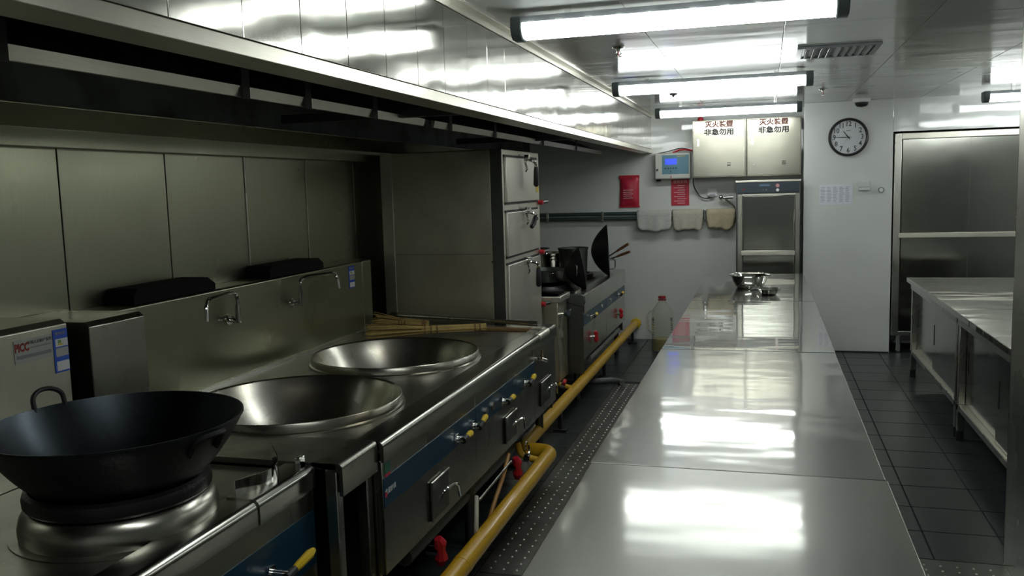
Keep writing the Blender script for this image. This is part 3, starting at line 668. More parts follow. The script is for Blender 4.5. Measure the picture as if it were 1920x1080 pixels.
pot((-2.05, 7.72, 0.79), 0.15, 0.25, 'tall dark stock pot at the back of the far range', 'dark_steel')
t = thing('steel_tray', (-1.55, 6.45, 0.79), 'shallow steel tray at the near edge of the far range', 'tray')
MB().prism([(-1.74, 0.79), (-1.36, 0.79), (-1.35, 0.825), (-1.356, 0.825), (-1.364, 0.795), (-1.736, 0.795), (-1.744, 0.825), (-1.75, 0.825)], 'y', 6.30, 6.52).build('tray_body', 'frame_steel', t, smooth=0)
t = thing('wok_ladle', (-1.5, 6.05, 0.84), 'long dark ladle handle lying on the narrow side cabinet', 'ladle')
MB().tube([(-1.62, 6.16, 0.846), (-1.45, 6.0, 0.85), (-1.37, 5.93, 0.856)], [0.007, 0.008, 0.010], 8).build('handle', 'rubber_black', t)
MB().lathe([(0, 0), (0.03, 0.006), (0.045, 0.025), (0.043, 0.026), (0.028, 0.01), (0, 0.005)], (-1.65, 6.18, 0.838), seg=20).build('scoop', 'dark_steel', t)

# bamboo brushes and steel rods beside the steam cabinet
def brush(p, q, spread, label):
    """split-bamboo pot brush: tied bundle p (bristle tip) -> q (handle end)"""
    p, q = Vector(p), Vector(q); t = thing('bamboo_brush', (p+q)/2, label, 'brush', 'bamboo brushes')
    d = (q-p).normalized(); x, y = orth(d); L = (q-p).length; mb = MB()
    for i in range(46):
        a = random.uniform(0, 6.283); rr = math.sqrt(random.random())
        off = x*math.cos(a)*rr + y*math.sin(a)*rr
        tip = p + off*spread*random.uniform(0.7, 1.05) + d*random.uniform(-0.01, 0.03); tip.z = max(tip.z, 0.792)
        mid = p + d*L*0.45 + off*0.022; end = q + off*0.020
        mb.tube([tip, mid, end], [0.0016, 0.003, 0.0032], 4, False)
    mb.build('bristles', 'bamboo', t, smooth=0, kind='stuff')
    MB().tube([p+d*L*0.46, q], 0.0175, 12).build('handle', 'bamboo', t)
    for f in (0.48, 0.53, 0.58, 0.90, 0.94): MB().cyl(p+d*(L*f), p+d*(L*f+0.008), 0.0235, 14).build('binding', 'bamboo_dark', t)
    return t
brush((-2.13, 4.38, 0.825), (-1.52, 4.66, 0.822), 0.05, 'longer bamboo pot brush lying in front, its handle towards the aisle')
brush((-2.235, 4.70, 0.85), (-1.90, 4.735, 0.82), 0.045, 'shorter bamboo pot brush lying behind against the steam cabinet')
for p, q, lab in (((-2.22, 4.905, 0.845), (-1.25, 4.765, 0.833), 'thin steel rod lying nearest the brushes'),
                  ((-2.22, 4.935, 0.85), (-1.27, 4.865, 0.805), 'thin steel rod lying close against the steam cabinet')):
    t = thing('ladle_rod', p, lab, 'rod', 'steel rods by the brushes'); p, q = Vector(p), Vector(q); d = (q-p).normalized()
    MB().cyl(p, q, 0.010, 10).build('shaft', 'frame_steel', t)
    MB().cyl(q-d*0.05, q, 0.0115, 10).build('end_sleeve', 'frame_steel', t)
t = thing('wood_block', (-1.40, 4.74, 0.786), 'flat steel-edged wooden block under the rods', 'block')
B(-1.62, -1.28, 4.74, 4.80, 0.786, 0.80).build('board', 'bamboo_dark', t, bevel=0.002)
B(-1.28, -1.21, 4.735, 4.805, 0.786, 0.806).build('end_plate', 'lip_steel', t, bevel=0.002)

# ------------------------------------------------------------------ yellow gas main
PZ = 0.17
gp = thing('gas_pipe', (-1.2, 4.5, 0.05), 'thick yellow gas pipe running along the floor below the ranges', 'pipe')
path = fillet([(-1.112, 0.2, PZ), (-1.112, 4.50, PZ), (-1.292, 4.50, PZ), (-1.292, 8.78, PZ), (-1.292, 8.78, PZ-0.0), (-1.292, 8.985, PZ)], 0.085, 10)
MB().tube(path, 0.039, 20).build('main_pipe', 'yellow_paint', gp, smooth=60)
MB().cyl((-1.292, 8.93, PZ), (-1.292, 8.995, PZ), 0.052, 20).build('wall_flange', 'yellow_plastic', gp)
for y, x in ((2.0, -1.112), (5.47, -1.292), (8.72, -1.292), (7.1, -1.292)):
    MB().box(x-0.045, x+0.045, y-0.03, y+0.03, 0, 0.02).box(x-0.012, x+0.012, y-0.02, y+0.02, 0.02, PZ-0.035).build('support', 'rubber_black', gp, bevel=0.003)
for y, x in ((4.30, -1.112), (5.05, -1.292), (5.95, -1.292)):
    br = MB().tube(fillet([(x-0.02, y, PZ+0.01), (x-0.12, y, PZ+0.03), (x-0.14, y, PZ+0.10)], 0.03), 0.017, 12).build('branch', 'yellow_paint', gp)
    MB().cyl((x-0.07, y, PZ+0.02), (x-0.10, y, PZ+0.026), 0.024, 12).build('union_nut', 'chrome', br)
    if y > 5.5: MB().tube([(x-0.075, y-0.035, PZ+0.05), (x-0.075, y, PZ+0.06), (x-0.075, y+0.035, PZ+0.05)], [0.010, 0.014, 0.010], 8).build('valve_wing', 'red_plastic', br)
    else: MB().lathe([(0.030, -0.005), (0.036, 0), (0.030, 0.005), (0.026, 0)], (x-0.085, y, PZ+0.075), (1, 0, 0.2), 20, True).build('hand_wheel', 'chrome', br)
for y in (1.5, 3.0, 6.6): MB().cyl((-1.112 if y < 4 else -1.292, y, PZ), (-1.112 if y < 4 else -1.292, y+0.05, PZ), 0.0405, 20).build('weld_collar', 'yellow_paint', gp)
MB().tube(fillet([(-1.19, 3.44, 0.285), (-1.155, 3.33, 0.24), (-1.145, 3.29, 0.19), (-1.15, 3.31, 0.13), (-1.2, 3.4, 0.02)], 0.05), 0.010, 8).build('gas_hose', 'hose_cream', label='cream rubber hose looping down under the middle of the pot range', cat='hose')
MB().tube(fillet([(-1.21, 4.0, 0.30), (-1.19, 3.85, 0.25), (-1.20, 3.68, 0.14), (-1.22, 3.60, 0.012)], 0.08), 0.010, 8).build('gas_hose', 'hose_orange', label='orange rubber hose hanging under the pot range near the pipe bend', cat='hose')
MB().tube(fillet([(-1.55, 6.6, 0.10), (-1.38, 6.82, 0.03), (-1.2, 6.93, 0.026), (-1.125, 6.90, 0.024), (-1.10, 6.84, 0.022)], 0.06), 0.022, 12).build('drain_hose', 'hose_grey', label='short grey drain hose lying across the dark floor by the channel', cat='hose')

# ------------------------------------------------------------------ studded drain covers along the aisle
def drain_cover(x0, x1, y0, y1, label, sx=0.057, sy=0.064, grp='drain covers along the cooking line'):
    t = thing('drain_cover', ((x0+x1)/2, (y0+y1)/2, 0), label, 'drain cover', grp)
    B(x0, x1, y0, y1, -0.004, 0.002).build('plate', 'drain_steel', t, smooth=0, bevel=0.001, seg=1)
    mb = MB(); nx = int((x1-x0-0.05)/sx)+1; ny = int((y1-y0-0.07)/sy)+1
    for i in range(nx):
        for j in range(ny):
            cx = x0+0.042+sx*i; cy = y0+0.042+sy*j
            mb.lathe([(0.0058, 0.0015), (0.0044, 0.0050), (0, 0.0062)], (cx, cy, 0), seg=6)
    mb.build('studs', 'stud_steel', t, smooth=60, kind='stuff')
n = ['seventh', 'sixth', 'fifth', 'fourth', 'third', 'second']
for k in range(6):
    y0 = 3.33+0.597*k
    drain_cover(-1.155, -0.70, y0+0.002, y0+0.595, '%s studded steel drain cover from the far end of the left channel' % ['sixth', 'fifth', 'fourth', 'third', 'second', 'first'][k])
drain_cover(-1.155, -0.70, 2.73, 3.325, 'nearest studded steel drain cover of the left channel')
drain_cover(0.22, 0.95, 3.20, 3.855, 'wide studded steel drain cover crossing the right aisle', 0.062, 0.05, 'drain covers in the right aisle')

# ------------------------------------------------------------------ centre worktables
def make_table(label, mat='table_steel'):
    t = thing('worktable', (0, 0, 0), label, 'table', 'stainless worktables down the middle')
    W, L = 0.40, 0.8985
    B(-W, W, -L, L, 0.785, 0.80).build('table_top', mat, t, smooth=0, bevel=0.003)
    B(-W, W, -L, -L+0.012, 0.755, 0.7848).build('apron', 'frame_steel', t, smooth=0); B(-W, W, L-0.012, L, 0.755, 0.7848).build('apron', 'frame_steel', t, smooth=0)
    B(-W, -W+0.012, -L+0.012, L-0.012, 0.755, 0.7848).build('apron', 'frame_steel', t, smooth=0); B(W-0.012, W, -L+0.012, L-0.012, 0.755, 0.7848).build('apron', 'frame_steel', t, smooth=0)
    B(-W+0.05, W-0.05, -L+0.06, L-0.06, 0.20, 0.23).build('lower_shelf', 'frame_steel', t, smooth=0)
    for sx_ in (-1, 1):
        for sy_ in (-1, 1):
            lg = MB().cyl((sx_*(W-0.05), sy_*(L-0.06), 0.05), (sx_*(W-0.05), sy_*(L-0.06), 0.785), 0.019, 14).build('leg', 'frame_steel', t)
            MB().cyl((sx_*(W-0.05), sy_*(L-0.06), 0), (sx_*(W-0.05), sy_*(L-0.06), 0.05), 0.023, 14).build('foot', 'rubber_black', lg)
    return t
at(make_table('stainless worktable nearest the camera in the middle row', 'table_steel_worn'), (-0.086, 1.532, 0))
at(make_table('second stainless worktable from the camera in the middle row', 'table_steel_smooth'), (-0.090, 3.333, 0))
tb = make_table('x')
at(tb, (-0.088, 5.138, 0), 'third stainless worktable from the camera, before the one with bowls')
at(copy_tree(tb), (-0.090, 6.945, 0), 'farthest stainless worktable, the one with the steel bowls on it')

# bowls on the far table
c = (-0.118, 6.80, 0.80)
t = thing('basin', c, 'large mirror-polished steel basin on the farthest worktable', 'basin')
MB().lathe([(0, 0), (0.085, 0), (0.10, 0.006), (0.125, 0.055), (0.136, 0.092), (0.158, 0.098), (0.159, 0.101), (0.134, 0.096), (0.121, 0.055), (0.096, 0.010), (0, 0.006)], c, seg=56).build('bowl_body', 'mirror_steel', t, smooth=50)
MB().lathe([(0.156, 0.0985), (0.160, 0.0985), (0.160, 0.103), (0.156, 0.103)], c, seg=56, closed=True).build('rolled_rim', 'chrome', t)
c = (0.02, 6.40, 0.80)
t = thing('small_bowl', c, 'small steel bowl with a grip in front of the basin', 'bowl')
MB().lathe([(0, 0), (0.045, 0), (0.060, 0.012), (0.082, 0.040), (0.086, 0.041), (0.082, 0.043), (0.058, 0.016), (0, 0.005)], c, seg=40).build('bowl_body', 'mirror_steel', t, smooth=50)
MB().tube([(c[0]-0.075, c[1], 0.835), (c[0]-0.10, c[1]-0.01, 0.835), (c[0]-0.125, c[1]-0.015, 0.828)], [0.010, 0.013, 0.011], 8).build('grip', 'plastic_dark', t)

# ------------------------------------------------------------------ right-hand cabinets
def make_cabinet(label):
    t = thing('sliding_door_cabinet', (0, 0, 0), label, 'cabinet', 'low sliding door cabinets on the right')
    L = 0.8985; X0, X1 = 0.0, 0.80     # local: front at X0 facing -x
    B(X0, X1, -L, L, 0.765, 0.80).build('worktop', 'table_steel', t, smooth=0, bevel=0.003)
    B(X0+0.03, X1-0.03, -L+0.02, L-0.02, 0.71, 0.7648).build('top_rail', 'frame_steel', t, smooth=0)
    for x in (X0+0.055, X1-0.055):
        for y in (-L+0.045, L-0.045):
            lg = B(x-0.02, x+0.02, y-0.02, y+0.02, 0.06, 0.71).build('post', 'frame_steel', t, bevel=0.003)
            MB().cyl((x, y, 0), (x, y, 0.06), 0.022, 14).build('foot', 'rubber_black', lg)
    B(X0+0.035, X1-0.035, -L+0.02, L-0.02, 0.19, 0.225).build('bottom_shelf', 'frame_steel', t, smooth=0, bevel=0.003)
    B(X1-0.05, X1-0.04, -L+0.06, L-0.06, 0.225, 0.71).build('back_panel', 'dark_steel', t, smooth=0)
    for y in (-L+0.035, L-0.045): B(X0+0.08, X1-0.08, y, y+0.01, 0.225, 0.71).build('side_panel', 'frame_steel', t, smooth=0)
    for y0, y1, dx in ((-L+0.07, 0.03, 0.055), (-0.03, L-0.07, 0.075)):
        d = B(X0+dx, X0+dx+0.014, y0, y1, 0.228, 0.708).build('sliding_door', 'cabinet_steel', t, bevel=0.003)
        yy = y1-0.05 if dx < 0.06 else y0+0.05
        if dx > 0.06: yy = y1-0.05
        B(X0+dx-0.0015, X0+dx+0.0005, yy-0.012, yy+0.012, 0.42, 0.56).build('recessed_pull', 'rubber_black', d, smooth=0)
    B(X0+0.04, X0+0.095, -L+0.07, L-0.07, 0.2252, 0.2275).build('door_track', 'lip_steel', t, smooth=0)
    return t
cb = at(make_cabinet('low stainless sliding-door cabinet at the far end of the right aisle'), (1.082, 6.66, 0))
at(copy_tree(cb), (1.080, 4.861, 0), 'low stainless sliding-door cabinet half hidden behind the steel column')

# tall sliding door cabinet in the right recess
tc = thing('tall_cabinet', (1.9, 8.8, 0), 'tall stainless sliding-door cabinet with a bright handle bar in the recess', 'cabinet')
y0 = YP+0.02
B(1.10, 1.16, y0, y0+0.05, 0.16, 1.985).build('corner_post', 'frame_steel', tc, bevel=0.004)
B(2.84, 2.90, y0, y0+0.05, 0.16, 1.985).build('corner_post', 'frame_steel', tc, bevel=0.004)
B(1.16, 2.84, y0, y0+0.05, 1.93, 1.985).build('top_rail', 'lip_steel', tc, bevel=0.004)
B(1.16, 2.84, y0, y0+0.05, 0.16, 0.20).build('bottom_rail', 'frame_steel', tc, bevel=0.004)
B(1.168, 1.72, y0+0.012, y0+0.026, 0.20, 1.93).build('sliding_door', 'cabinet_steel', tc, smooth=0, bevel=0.003)
B(1.70, 2.84, y0+0.030, y0+0.044, 0.20, 1.93).build('sliding_door', 'cabinet_steel', tc, smooth=0, bevel=0.003)
B(1.142, 2.84, y0-0.018, y0-0.006, 1.053, 1.097).build('handle_bar', 'lip_steel', tc, smooth=0, bevel=0.003)
for x in (1.2, 2.7): B(x-0.01, x+0.01, y0-0.006, y0+0.012, 1.065, 1.085).build('bar_bracket', 'chrome', tc, smooth=0)
B(1.10, 2.90, y0+0.05, y0+0.55, 0.16, 1.985).build('carcass', 'dark_steel', tc, smooth=0)
for x in (1.17, 2.83):
    for y in (y0+0.05, y0+0.5): MB().cyl((x, y, 0), (x, y, 0.16), 0.024, 14).build('leg', 'chrome', tc)

# ------------------------------------------------------------------ back wall: sterilising cabinet and boxes
st = thing('sterilizer', (0.015, 8.7, 0), 'upright dark glossy sterilising cabinet with a control panel on top', 'cabinet')
yf = 8.45
B(-0.27, 0.30, yf+0.02, 8.97, 0.08, 1.585).build('carcass', 'dark_steel', st, bevel=0.006)
B(-0.275, 0.305, yf-0.005, 8.97, 1.586, 1.606).build('top_trim', 'lip_steel', st, bevel=0.003)
cp = B(-0.26, 0.29, yf, yf+0.02, 1.488, 1.585).build('control_panel', 'control_navy', st, bevel=0.003)
B(-0.062, 0.03, yf-0.002, yf, 1.548, 1.568).build('display', 'lcd', cp, smooth=0)
MB().cyl((0.10, yf-0.006, 1.552), (0.10, yf, 1.552), 0.017, 20).build('power_button', 'pink_print', cp)
MB().cyl((0.10, yf-0.006, 1.512), (0.10, yf, 1.512), 0.014, 20).build('mode_button', 'white_plastic', cp)
MB().text('A', 0.022, (0.0, yf-0.0005, 1.516)).text('0', 0.022, (-0.028, yf-0.0005, 1.516)).build('lettering', 'pale_sticker', cp, smooth=0)
MB().prism([(-0.218, 1.522), (-0.205, 1.510), (-0.178, 1.540), (-0.205, 1.525)], 'y', yf-0.0015, yf).build('logo', 'picc_print', cp, smooth=0)
dr = B(-0.205, 0.25, yf, yf+0.02, 0.20, 1.462).build('door', 'cabinet_steel', st, bevel=0.004)
B(-0.255, -0.215, yf+0.004, yf+0.02, 0.10, 1.475).build('door_frame', 'stove_steel', st, bevel=0.003); B(0.257, 0.292, yf+0.004, yf+0.02, 0.10, 1.475).build('door_frame', 'stove_steel', st, bevel=0.003)
B(-0.215, 0.257, yf+0.004, yf+0.02, 1.466, 1.478).build('door_frame', 'lip_steel', st, smooth=0)
B(-0.225, 0.255, yf-0.028, yf-0.014, 0.91, 0.955).build('handle_bar', 'lip_steel', dr, bevel=0.003)
for x in (-0.19, 0.23): B(x-0.01, x+0.01, yf-0.014, yf, 0.92, 0.945).build('bar_bracket', 'chrome', dr, smooth=0)
for x in (-0.22, 0.25):
    for y in (8.52, 8.9): MB().cyl((x, y, 0), (x, y, 0.08), 0.022, 12).build('foot', 'rubber_black', st)

def wall_box(x0, x1, label):
    t = thing('suppression_box', ((x0+x1)/2, 8.87, 1.645), label, 'wall box', 'stainless wall boxes')
    z0, z1, yf = 1.645, 2.192, 8.752
    B(x0, x1, yf+0.012, YB-0.002, z0, z1).build('box_body', 'wall_box_steel', t, bevel=0.003)
    d = B(x0+0.008, x1-0.008, yf, yf+0.012, z0+0.008, z1-0.008).build('door', 'wall_box_steel', t, bevel=0.004)
    xc = (x0+x1)/2
    MB().text('灭火装置', 0.060, (xc, yf-0.0006, z1-0.045), narrow=1.1, bold=0.0022).build('lettering', 'dull_red_print', d, smooth=0)
    MB().text('非急勿用', 0.064, (xc, yf-0.0006, z1-0.118), narrow=1.1, bold=0.0022).build('lettering', 'dark_print', d, smooth=0)
    B(x0+0.045, x0+0.065, yf-0.002, yf, z0+0.30, z0+0.37).build('hinge_slot', 'frame_steel', d, smooth=0)
    MB().cyl((x0+0.07, yf-0.008, z0+0.11), (x0+0.07, yf, z0+0.11), 0.011, 14).build('lock', 'chrome', d)
    for k in range(3): B(xc+0.075, xc+0.11, yf-0.001, yf, z0+0.105+0.013*k, z0+0.111+0.013*k).build('vent_slot', 'rubber_black', d, smooth=0)
    return t
wall_box(-0.69, -0.187, 'left stainless wall box beside the control unit')
wall_box(-0.183, 0.315, 'right stainless wall box above the sterilising cabinet')
MB().lathe([(0.0, 0.0), (0.028, 0.0), (0.030, 0.012), (0.024, 0.035), (0, 0.042)], (-0.62, 8.86, 2.194), seg=20).build('alarm_beacon', 'red_plastic', label='small red alarm beacon on top of the left wall box', cat='beacon')

# control unit with blue screen
cu = thing('control_unit', (-0.9, 8.95, 1.64), 'cream wall control unit with glowing blue screen', 'control unit')
B(-1.072, -0.722, 8.88, YB-0.002, 1.642, 1.90).build('case', 'paint_cream', cu, bevel=0.012)
fp = B(-0.998, -0.737, 8.876, 8.881, 1.69, 1.878).build('front_plate', 'panel_blue', cu, bevel=0.002)
B(-0.966, -0.856, 8.873, 8.876, 1.786, 1.840).build('screen', 'lcd_blue', fp, smooth=0)
for k in range(5): MB().cyl((-0.965+0.026*k, 8.872, 1.748), (-0.965+0.026*k, 8.876, 1.748), 0.007, 10).build('button', 'plastic_dark', fp)
MB().cyl((-0.915, 8.872, 1.715), (-0.915, 8.876, 1.715), 0.007, 10).build('button', 'plastic_dark', fp)
B(-0.85, -0.77, 8.8745, 8.876, 1.862, 1.868).build('print_line', 'yellow_print', fp, smooth=0)
MB().cyl((-1.045, 8.868, 1.735), (-1.045, 8.88, 1.735), 0.011, 12).build('key_lock', 'chrome', cu)
MB().tube(fillet([(-0.90, 8.93, 1.902), (-0.80, 8.92, 1.935), (-0.70, 8.93, 1.915)], 0.05), 0.008, 8).build('top_cable', 'red_plastic', cu)
MB().tube(fillet([(-1.05, 8.94, 1.90), (-0.95, 8.93, 1.915), (-0.82, 8.95, 1.95), (-0.70, 8.96, 1.92)], 0.05), 0.004, 6).build('top_cable', 'rubber_black', cu)
MB().lathe([(0, 0), (0.020, 0), (0.024, 0.012), (0.018, 0.02)], (-1.04, 8.93, 1.621), seg=16).build('cable_gland', 'rubber_black', cu)
B(-0.918, -0.905, 8.875, 8.880, 1.645, 1.676).build('seal_tag', 'pink_print', cu, smooth=0)
MB().tube(fillet([(-0.70, 8.95, 1.66), (-0.70, 8.97, 1.56), (-0.63, 8.97, 1.45), (-0.56, 8.965, 1.436), (-0.52, 8.95, 1.462)], 0.08), 0.006, 8).build('power_cable', 'plastic_dark', label='dark cable hanging from the control unit to the wall socket', cat='cable')
so = thing('wall_socket', (-0.515, 8.98, 1.46), 'white wall socket with a plugged in cable beside the water tap', 'socket')
B(-0.565, -0.468, 8.975, YB-0.001, 1.462, 1.542).build('socket_plate', 'white_plastic', so, bevel=0.004)
B(-0.545, -0.49, 8.945, 8.975, 1.452, 1.482).build('plug', 'lamp_housing', so, bevel=0.005)
tp = thing('water_tap', (-0.40, 8.95, 1.42), 'chrome angle valve on the wall next to the sterilising cabinet', 'tap')
MB().cyl((-0.43, 8.999, 1.445), (-0.43, 8.92, 1.445), 0.012, 10).build('inlet', 'chrome', tp)
MB().lathe([(0, -0.022), (0.016, -0.018), (0.023, 0), (0.016, 0.018), (0, 0.022)], (-0.43, 8.915, 1.45), (0, 1, 0), 16).build('knob', 'chrome', tp, smooth=60)
MB().tube([(-0.43, 8.93, 1.442), (-0.36, 8.93, 1.446), (-0.31, 8.93, 1.446)], [0.012, 0.018, 0.012], 10).build('valve_body', 'chrome', tp)
MB().tube(fillet([(-0.40, 8.93, 1.44), (-0.35, 8.94, 1.40), (-0.295, 8.95, 1.35), (-0.29, 8.96, 1.2)], 0.04), 0.009, 8).build('braided_hose', 'frame_steel', tp)

# red pouch and red notice
po = thing('fire_blanket_pouch', (-1.34, 8.97, 1.374), 'puffy red fire blanket pouch hanging on the back wall', 'pouch')
mb = MB(); N = 10; vs = []
for i in range(N+1):
    for j in range(N+1):
        u, v = i/N, j/N; x = -1.44+0.196*u + 0.008*(v-0.5); z = 1.374+0.314*v
        bl = (math.sin(math.pi*min(1, max(0, u)))**0.5)*(math.sin(math.pi*v)**0.5)
        vs.append((x, 8.992-0.008-0.035*bl-0.003*math.sin(9*u+7*v), z))
fs = [(i*(N+1)+j, (i+1)*(N+1)+j, (i+1)*(N+1)+j+1, i*(N+1)+j+1) for i in range(N) for j in range(N)]
mb.add(vs, fs); mb.box(-1.438, -1.246, 8.988, 8.998, 1.376, 1.686); mb.build('pouch_body', 'red_pouch', po, smooth=60)
B(-1.446, -1.240, 8.975, 8.99, 1.655, 1.692).build('top_flap', 'red_plastic', po, bevel=0.004)
B(-1.448, -1.238, 8.982, 8.99, 1.366, 1.380).build('bottom_seam', 'red_plastic', po, bevel=0.003)
MB().cyl((-1.325, 8.968, 1.66), (-1.325, 8.976, 1.66), 0.012, 14).build('eyelet', 'chrome', po)
for k in range(5): B(-1.40, -1.30-0.015*(k % 2), 8.9395, 8.9405, 1.46+0.02*k, 1.465+0.02*k).build('print_line', 'pale_print', po, smooth=0)
nt_ = thing('red_notice', (-0.833, 8.99, 1.374), 'red printed notice pasted under the control unit', 'notice')
B(-0.922, -0.744, 8.994, 8.998, 1.374, 1.636).build('sheet', 'red_print', nt_, smooth=0)
for k in range(9):
    wd = random.uniform(0.06, 0.10)
    B(-0.895 if k % 2 else -0.86, -0.84+wd*0.75, 8.9935, 8.994, 1.395+0.022*k, 1.401+0.022*k).build('print_line', 'pale_print', nt_, smooth=0)
MB().text('使用说明', 0.034, (-0.833, 8.9938, 1.61)).build('lettering', 'pale_print', nt_, smooth=0)

# towel rail and towels
tr = thing('towel_rail', (-1.3, 8.95, 1.23), 'double dark green towel rail along the back wall', 'rail')
for z in (1.305, 1.255): MB().cyl((-2.30, 8.945, z), (-0.285, 8.945, z), 0.019, 14).build('bar', 'rail_green', tr)
for x in (-2.2, -1.62, -0.585):
    MB().box(x-0.012, x+0.012, 8.925, 8.999, 1.225, 1.33).build('bracket', 'chrome', tr, bevel=0.004)
def towel(x0, x1, z0, mat, label, slant=0.0):
    mb = MB(); nx, prof = 14, []
    zt = 1.328
    for k in range(6): prof.append((8.972, z0+0.05+(zt-z0-0.07)*k/5))
    for k in range(5):
        a = math.pi*k/4; prof.append((8.945+0.024*math.cos(a), zt-0.018+0.024*math.sin(a)))
    for k in range(9): prof.append((8.916-0.006*k/8, zt-0.022-(zt-z0-0.022)*k/8))
    rnd = random.Random(int(x0*-1000)); ph = rnd.random()*6
    vs = []
    for i in range(nx+1):
        u = i/nx
        for j, (y, z) in enumerate(prof):
            low = max(0, (j-10)/9); sh = slant*(low**2)*(0.5-u)*2
            dz = (0.010*math.sin(7*u+ph) + 0.006*math.sin(17*u+2*ph) + (0.018*(abs(2*u-1)**4)))*low
            vs.append((x0+(x1-x0)*u+sh, y-0.010*math.sin(11*u+ph)*low-0.005*math.sin(23*u)*low, z+dz))
    n = len(prof); fs = [(i*n+j, (i+1)*n+j, (i+1)*n+j+1, i*n+j+1) for i in range(nx) for j in range(n-1)]
    o = mb.add(vs, fs).build('towel', mat, smooth=80, label=label, cat='towel', group='kitchen towels on the rail')
    sm_ = o.modifiers.new('thick', 'SOLIDIFY'); sm_.thickness = 0.006; sm_.offset = 0
towel(-1.262, -0.912, 1.128, 'towel_white', 'off-white towel on the rail, leftmost of the three', 0.012)
towel(-0.905, -0.603, 1.130, 'towel_beige', 'greyish beige towel in the middle of the three on the rail', 0.015)
towel(-0.572, -0.292, 1.138, 'towel_tan', 'stained tan towel on the rail nearest the sterilising cabinet', 0.02)

# oil bottle on the floor
bc = (-0.955, 8.40, 0.0)
bt = thing('oil_bottle', bc, 'big clear oil bottle with a red cap standing on the floor', 'bottle')
prof = [(0.0, 0.003), (0.095, 0.003), (0.102, 0.012)]
for k in range(12):
    prof += [(0.105, 0.03+0.024*k), (0.100, 0.042+0.024*k)]
prof += [(0.104, 0.325), (0.100, 0.36), (0.080, 0.41), (0.050, 0.455), (0.034, 0.475), (0.034, 0.512)]
MB().lathe(prof + [(0.0315, 0.512), (0.0315, 0.474), (0.048, 0.452), (0.078, 0.408), (0.098, 0.36), (0.102, 0.325), (0.100, 0.012), (0, 0.006)], bc, seg=36).build('bottle_body', 'clear_plastic', bt, smooth=50)
MB().lathe([(0, 0.008), (0.098, 0.008), (0.0985, 0.12), (0, 0.12)], bc, seg=36).build('oil_fill', 'oil', bt)
MB().lathe([(0, 0.530), (0.036, 0.528), (0.037, 0.508), (0.0355, 0.508)], bc, seg=24).build('cap', 'cap_red', bt)
MB().lathe([(0.036, 0.488), (0.040, 0.488), (0.040, 0.498), (0.036, 0.498)], bc, seg=24, closed=True).build('neck_ring', 'cap_red', bt)
MB().tube(fillet([(bc[0]-0.06, bc[1]-0.03, 0.40), (bc[0]-0.14, bc[1]-0.03, 0.36), (bc[0]-0.14, bc[1]-0.03, 0.20), (bc[0]-0.10, bc[1]-0.03, 0.17)], 0.04), 0.010, 8).build('handle', 'clear_plastic', bt)

# ------------------------------------------------------------------ pillar: clock, paper, switch
ck = thing('wall_clock', (0.708, YP, 1.967-0.172), 'round wall clock with black rim showing a quarter to eleven', 'clock')
cc = V(0.708, YP, 1.967); ax = (0, -1, 0)
MB().lathe([(0.148, 0.0), (0.168, 0.0), (0.1725, 0.012), (0.170, 0.026), (0.160, 0.034), (0.150, 0.026), (0.146, 0.012)], cc, ax, 64, True).build('rim', 'clock_rim', ck, smooth=50)
MB().lathe([(0, 0.010), (0.150, 0.010), (0.150, 0.004), (0, 0.004)], cc, ax, 64).build('dial', 'clock_face', ck)
for h in range(1, 13):
    a = R(90-30*h); rr = 0.118
    MB().text(str(h), 0.062, (cc.x+rr*math.cos(a), YP-0.0105, cc.z+rr*math.sin(a)), narrow=0.85, bold=0.0012).build('numeral', 'dark_print', ck, smooth=0)
def hand(name, deg, L, wd, y, mat):
    a = R(90-deg); d = V(math.cos(a), 0, math.sin(a)); s = V(-math.sin(a), 0, math.cos(a))
    p = V(cc.x, y, cc.z); q = [p-d*0.025-s*wd*0.5, p+s*-wd, p+d*L*0.85-s*wd*0.6, p+d*L, p+d*L*0.85+s*wd*0.6, p+s*wd, p-d*0.025+s*wd*0.5]
    MB().add(q+[v-V(0, 0.0012, 0) for v in q], [tuple(range(7)), tuple(range(13, 6, -1))]+[(i, (i+1) % 7, 7+(i+1) % 7, 7+i) for i in range(7)]).build(name, mat, ck, smooth=0)
hand('hour_hand', 322, 0.075, 0.005, YP-0.013, 'clock_rim'); hand('minute_hand', 271, 0.115, 0.0035, YP-0.015, 'clock_rim'); hand('second_hand', 213, 0.10, 0.001, YP-0.017, 'grey_print')
MB().lathe([(0, 0.02), (0.007, 0.018), (0.007, 0.01)], cc, ax, 16).build('hub', 'clock_rim', ck)
B(cc.x-0.02, cc.x+0.02, YP-0.0105, YP-0.010, cc.z+0.057, cc.z+0.063).build('maker_mark', 'grey_print', ck, smooth=0)
pp = thing('roster_paper', (0.61, YP, 1.36), 'sheet of white paper with printed columns taped on the pillar', 'paper')
B(0.468, 0.753, YP-0.0015, YP-0.0002, 1.362, 1.548).build('sheet', 'paper', pp, smooth=0)
for i in range(5):
    for k in range(11): B(0.480+0.053*i, 0.480+0.053*i+random.uniform(0.025, 0.042), YP-0.0018, YP-0.0014, 1.388+0.013*k, 1.394+0.013*k).build('print_line', 'paper_print', pp, smooth=0)
sw = thing('wall_switch', (0.845, YP, 1.49), 'small white box with a shadowed lower lip on the pillar below the clock', 'switch')
B(0.803, 0.895, YP-0.03, YP-0.0005, 1.515, 1.575).build('box', 'wall_white', sw, bevel=0.006)
B(0.800, 0.898, YP-0.035, YP-0.0005, 1.486, 1.513).build('lip', 'wall_white', sw, bevel=0.006)
kn = thing('round_button', (0.992, YP, 1.488), 'small round button with dark ring on the pillar edge', 'button')
MB().lathe([(0.019, 0.0005), (0.024, 0.0005), (0.024, 0.012), (0.019, 0.012)], (0.992, YP, 1.488), ax, 24, True).build('ring', 'dark_steel', kn)
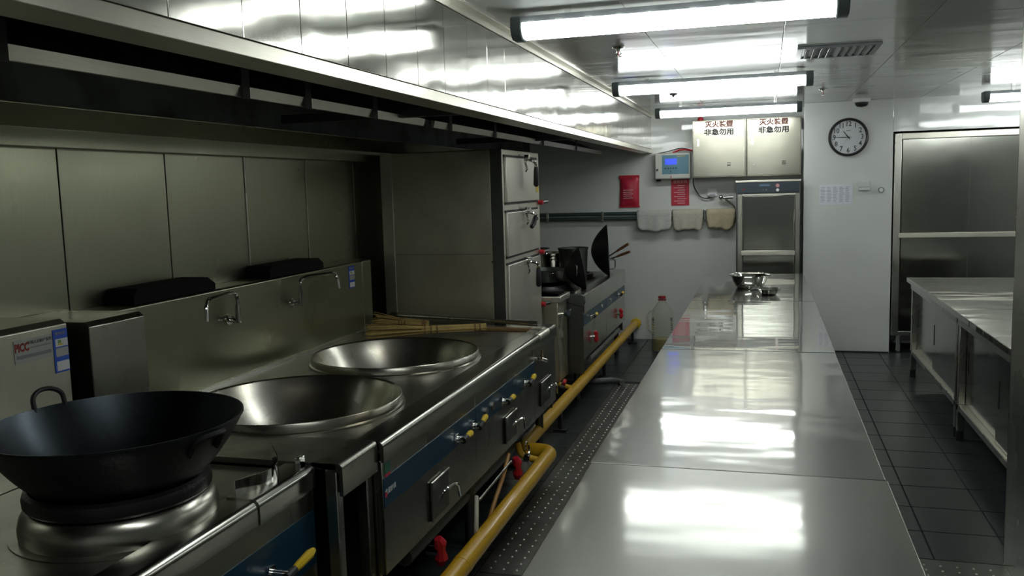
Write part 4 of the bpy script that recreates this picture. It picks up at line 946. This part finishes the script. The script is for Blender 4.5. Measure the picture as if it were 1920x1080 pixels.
MB().lathe([(0, 0.009), (0.019, 0.009), (0.019, 0.0005)], (0.992, YP, 1.488), ax, 24).build('cap', 'white_plastic', kn)

# ------------------------------------------------------------------ ceiling fittings
dc = thing('dome_camera', (0.80, 8.36, CEIL-0.07), 'white dome security camera under the ceiling above the clock', 'camera')
MB().lathe([(0, 0), (0.075, 0), (0.072, -0.028), (0.060, -0.034), (0, -0.034)], (0.80, 8.36, CEIL-0.0005), seg=32).build('base', 'white_plastic', dc, smooth=50)
MB().lathe([(0.055, -0.034), (0.054, -0.05), (0.040, -0.068), (0.0, -0.075)], (0.80, 8.36, CEIL), seg=32).build('dome', 'rubber_black', dc, smooth=60)
vt = thing('air_vent', (0.36, 5.155, CEIL-0.012), 'square ceiling air vent with slats between the tube lamps', 'vent')
v0, v1, w0, w1 = 0.155, 0.570, 4.94, 5.37
for a, b_, c_, d_ in ((v0, v1, w0, w0+0.03), (v0, v1, w1-0.03, w1), (v0, v0+0.03, w0+0.03, w1-0.03), (v1-0.03, v1, w0+0.03, w1-0.03)):
    B(a, b_, c_, d_, CEIL-0.012, CEIL-0.0005).build('frame', 'lamp_housing', vt, smooth=0, bevel=0.003)
B(v0+0.03, v1-0.03, w0+0.03, w1-0.03, CEIL-0.003, CEIL-0.0005).build('backing', 'plastic_dark', vt, smooth=0)
for k in range(9):
    x = v0+0.055+0.038*k; tl = 0.010 if k < 4 else -0.010
    MB().obox((x, 5.155, CEIL-0.009), (1, 0, 0.5 if k < 4 else -0.5), 0.012, (0, 1, 0), 0.185, (-0.5 if k < 4 else 0.5, 0, 1), 0.0012).build('slat', 'lamp_housing', vt, smooth=0)
def sprinkler(x, y, label):
    t = thing('sprinkler', (x, y, CEIL-0.05), label, 'sprinkler', 'ceiling sprinklers')
    MB().lathe([(0, 0), (0.032, 0), (0.030, -0.006), (0.012, -0.010), (0.010, -0.022), (0, -0.022)], (x, y, CEIL-0.0005), seg=20).build('rosette', 'chrome', t)
    for s_ in (-1, 1): MB().tube([(x+s_*0.008, y, CEIL-0.02), (x+s_*0.014, y, CEIL-0.032), (x, y, CEIL-0.046)], 0.0022, 6).build('yoke', 'chrome', t)
    MB().cyl((x, y, CEIL-0.022), (x, y, CEIL-0.044), 0.0025, 8).build('bulb', 'red_plastic', t)
    MB().lathe([(0, 0), (0.016, 0), (0.016, -0.002), (0, -0.002)], (x, y, CEIL-0.046), seg=16).build('deflector', 'chrome', t)
sprinkler(-0.72, 4.50, 'chrome ceiling sprinkler just behind the nearest tube lamp')
sprinkler(-0.70, 7.05, 'chrome ceiling sprinkler close to the farthest tube lamp')
sprinkler(0.42, 7.3, 'chrome ceiling sprinkler right of the middle row of lamps near the pillar')
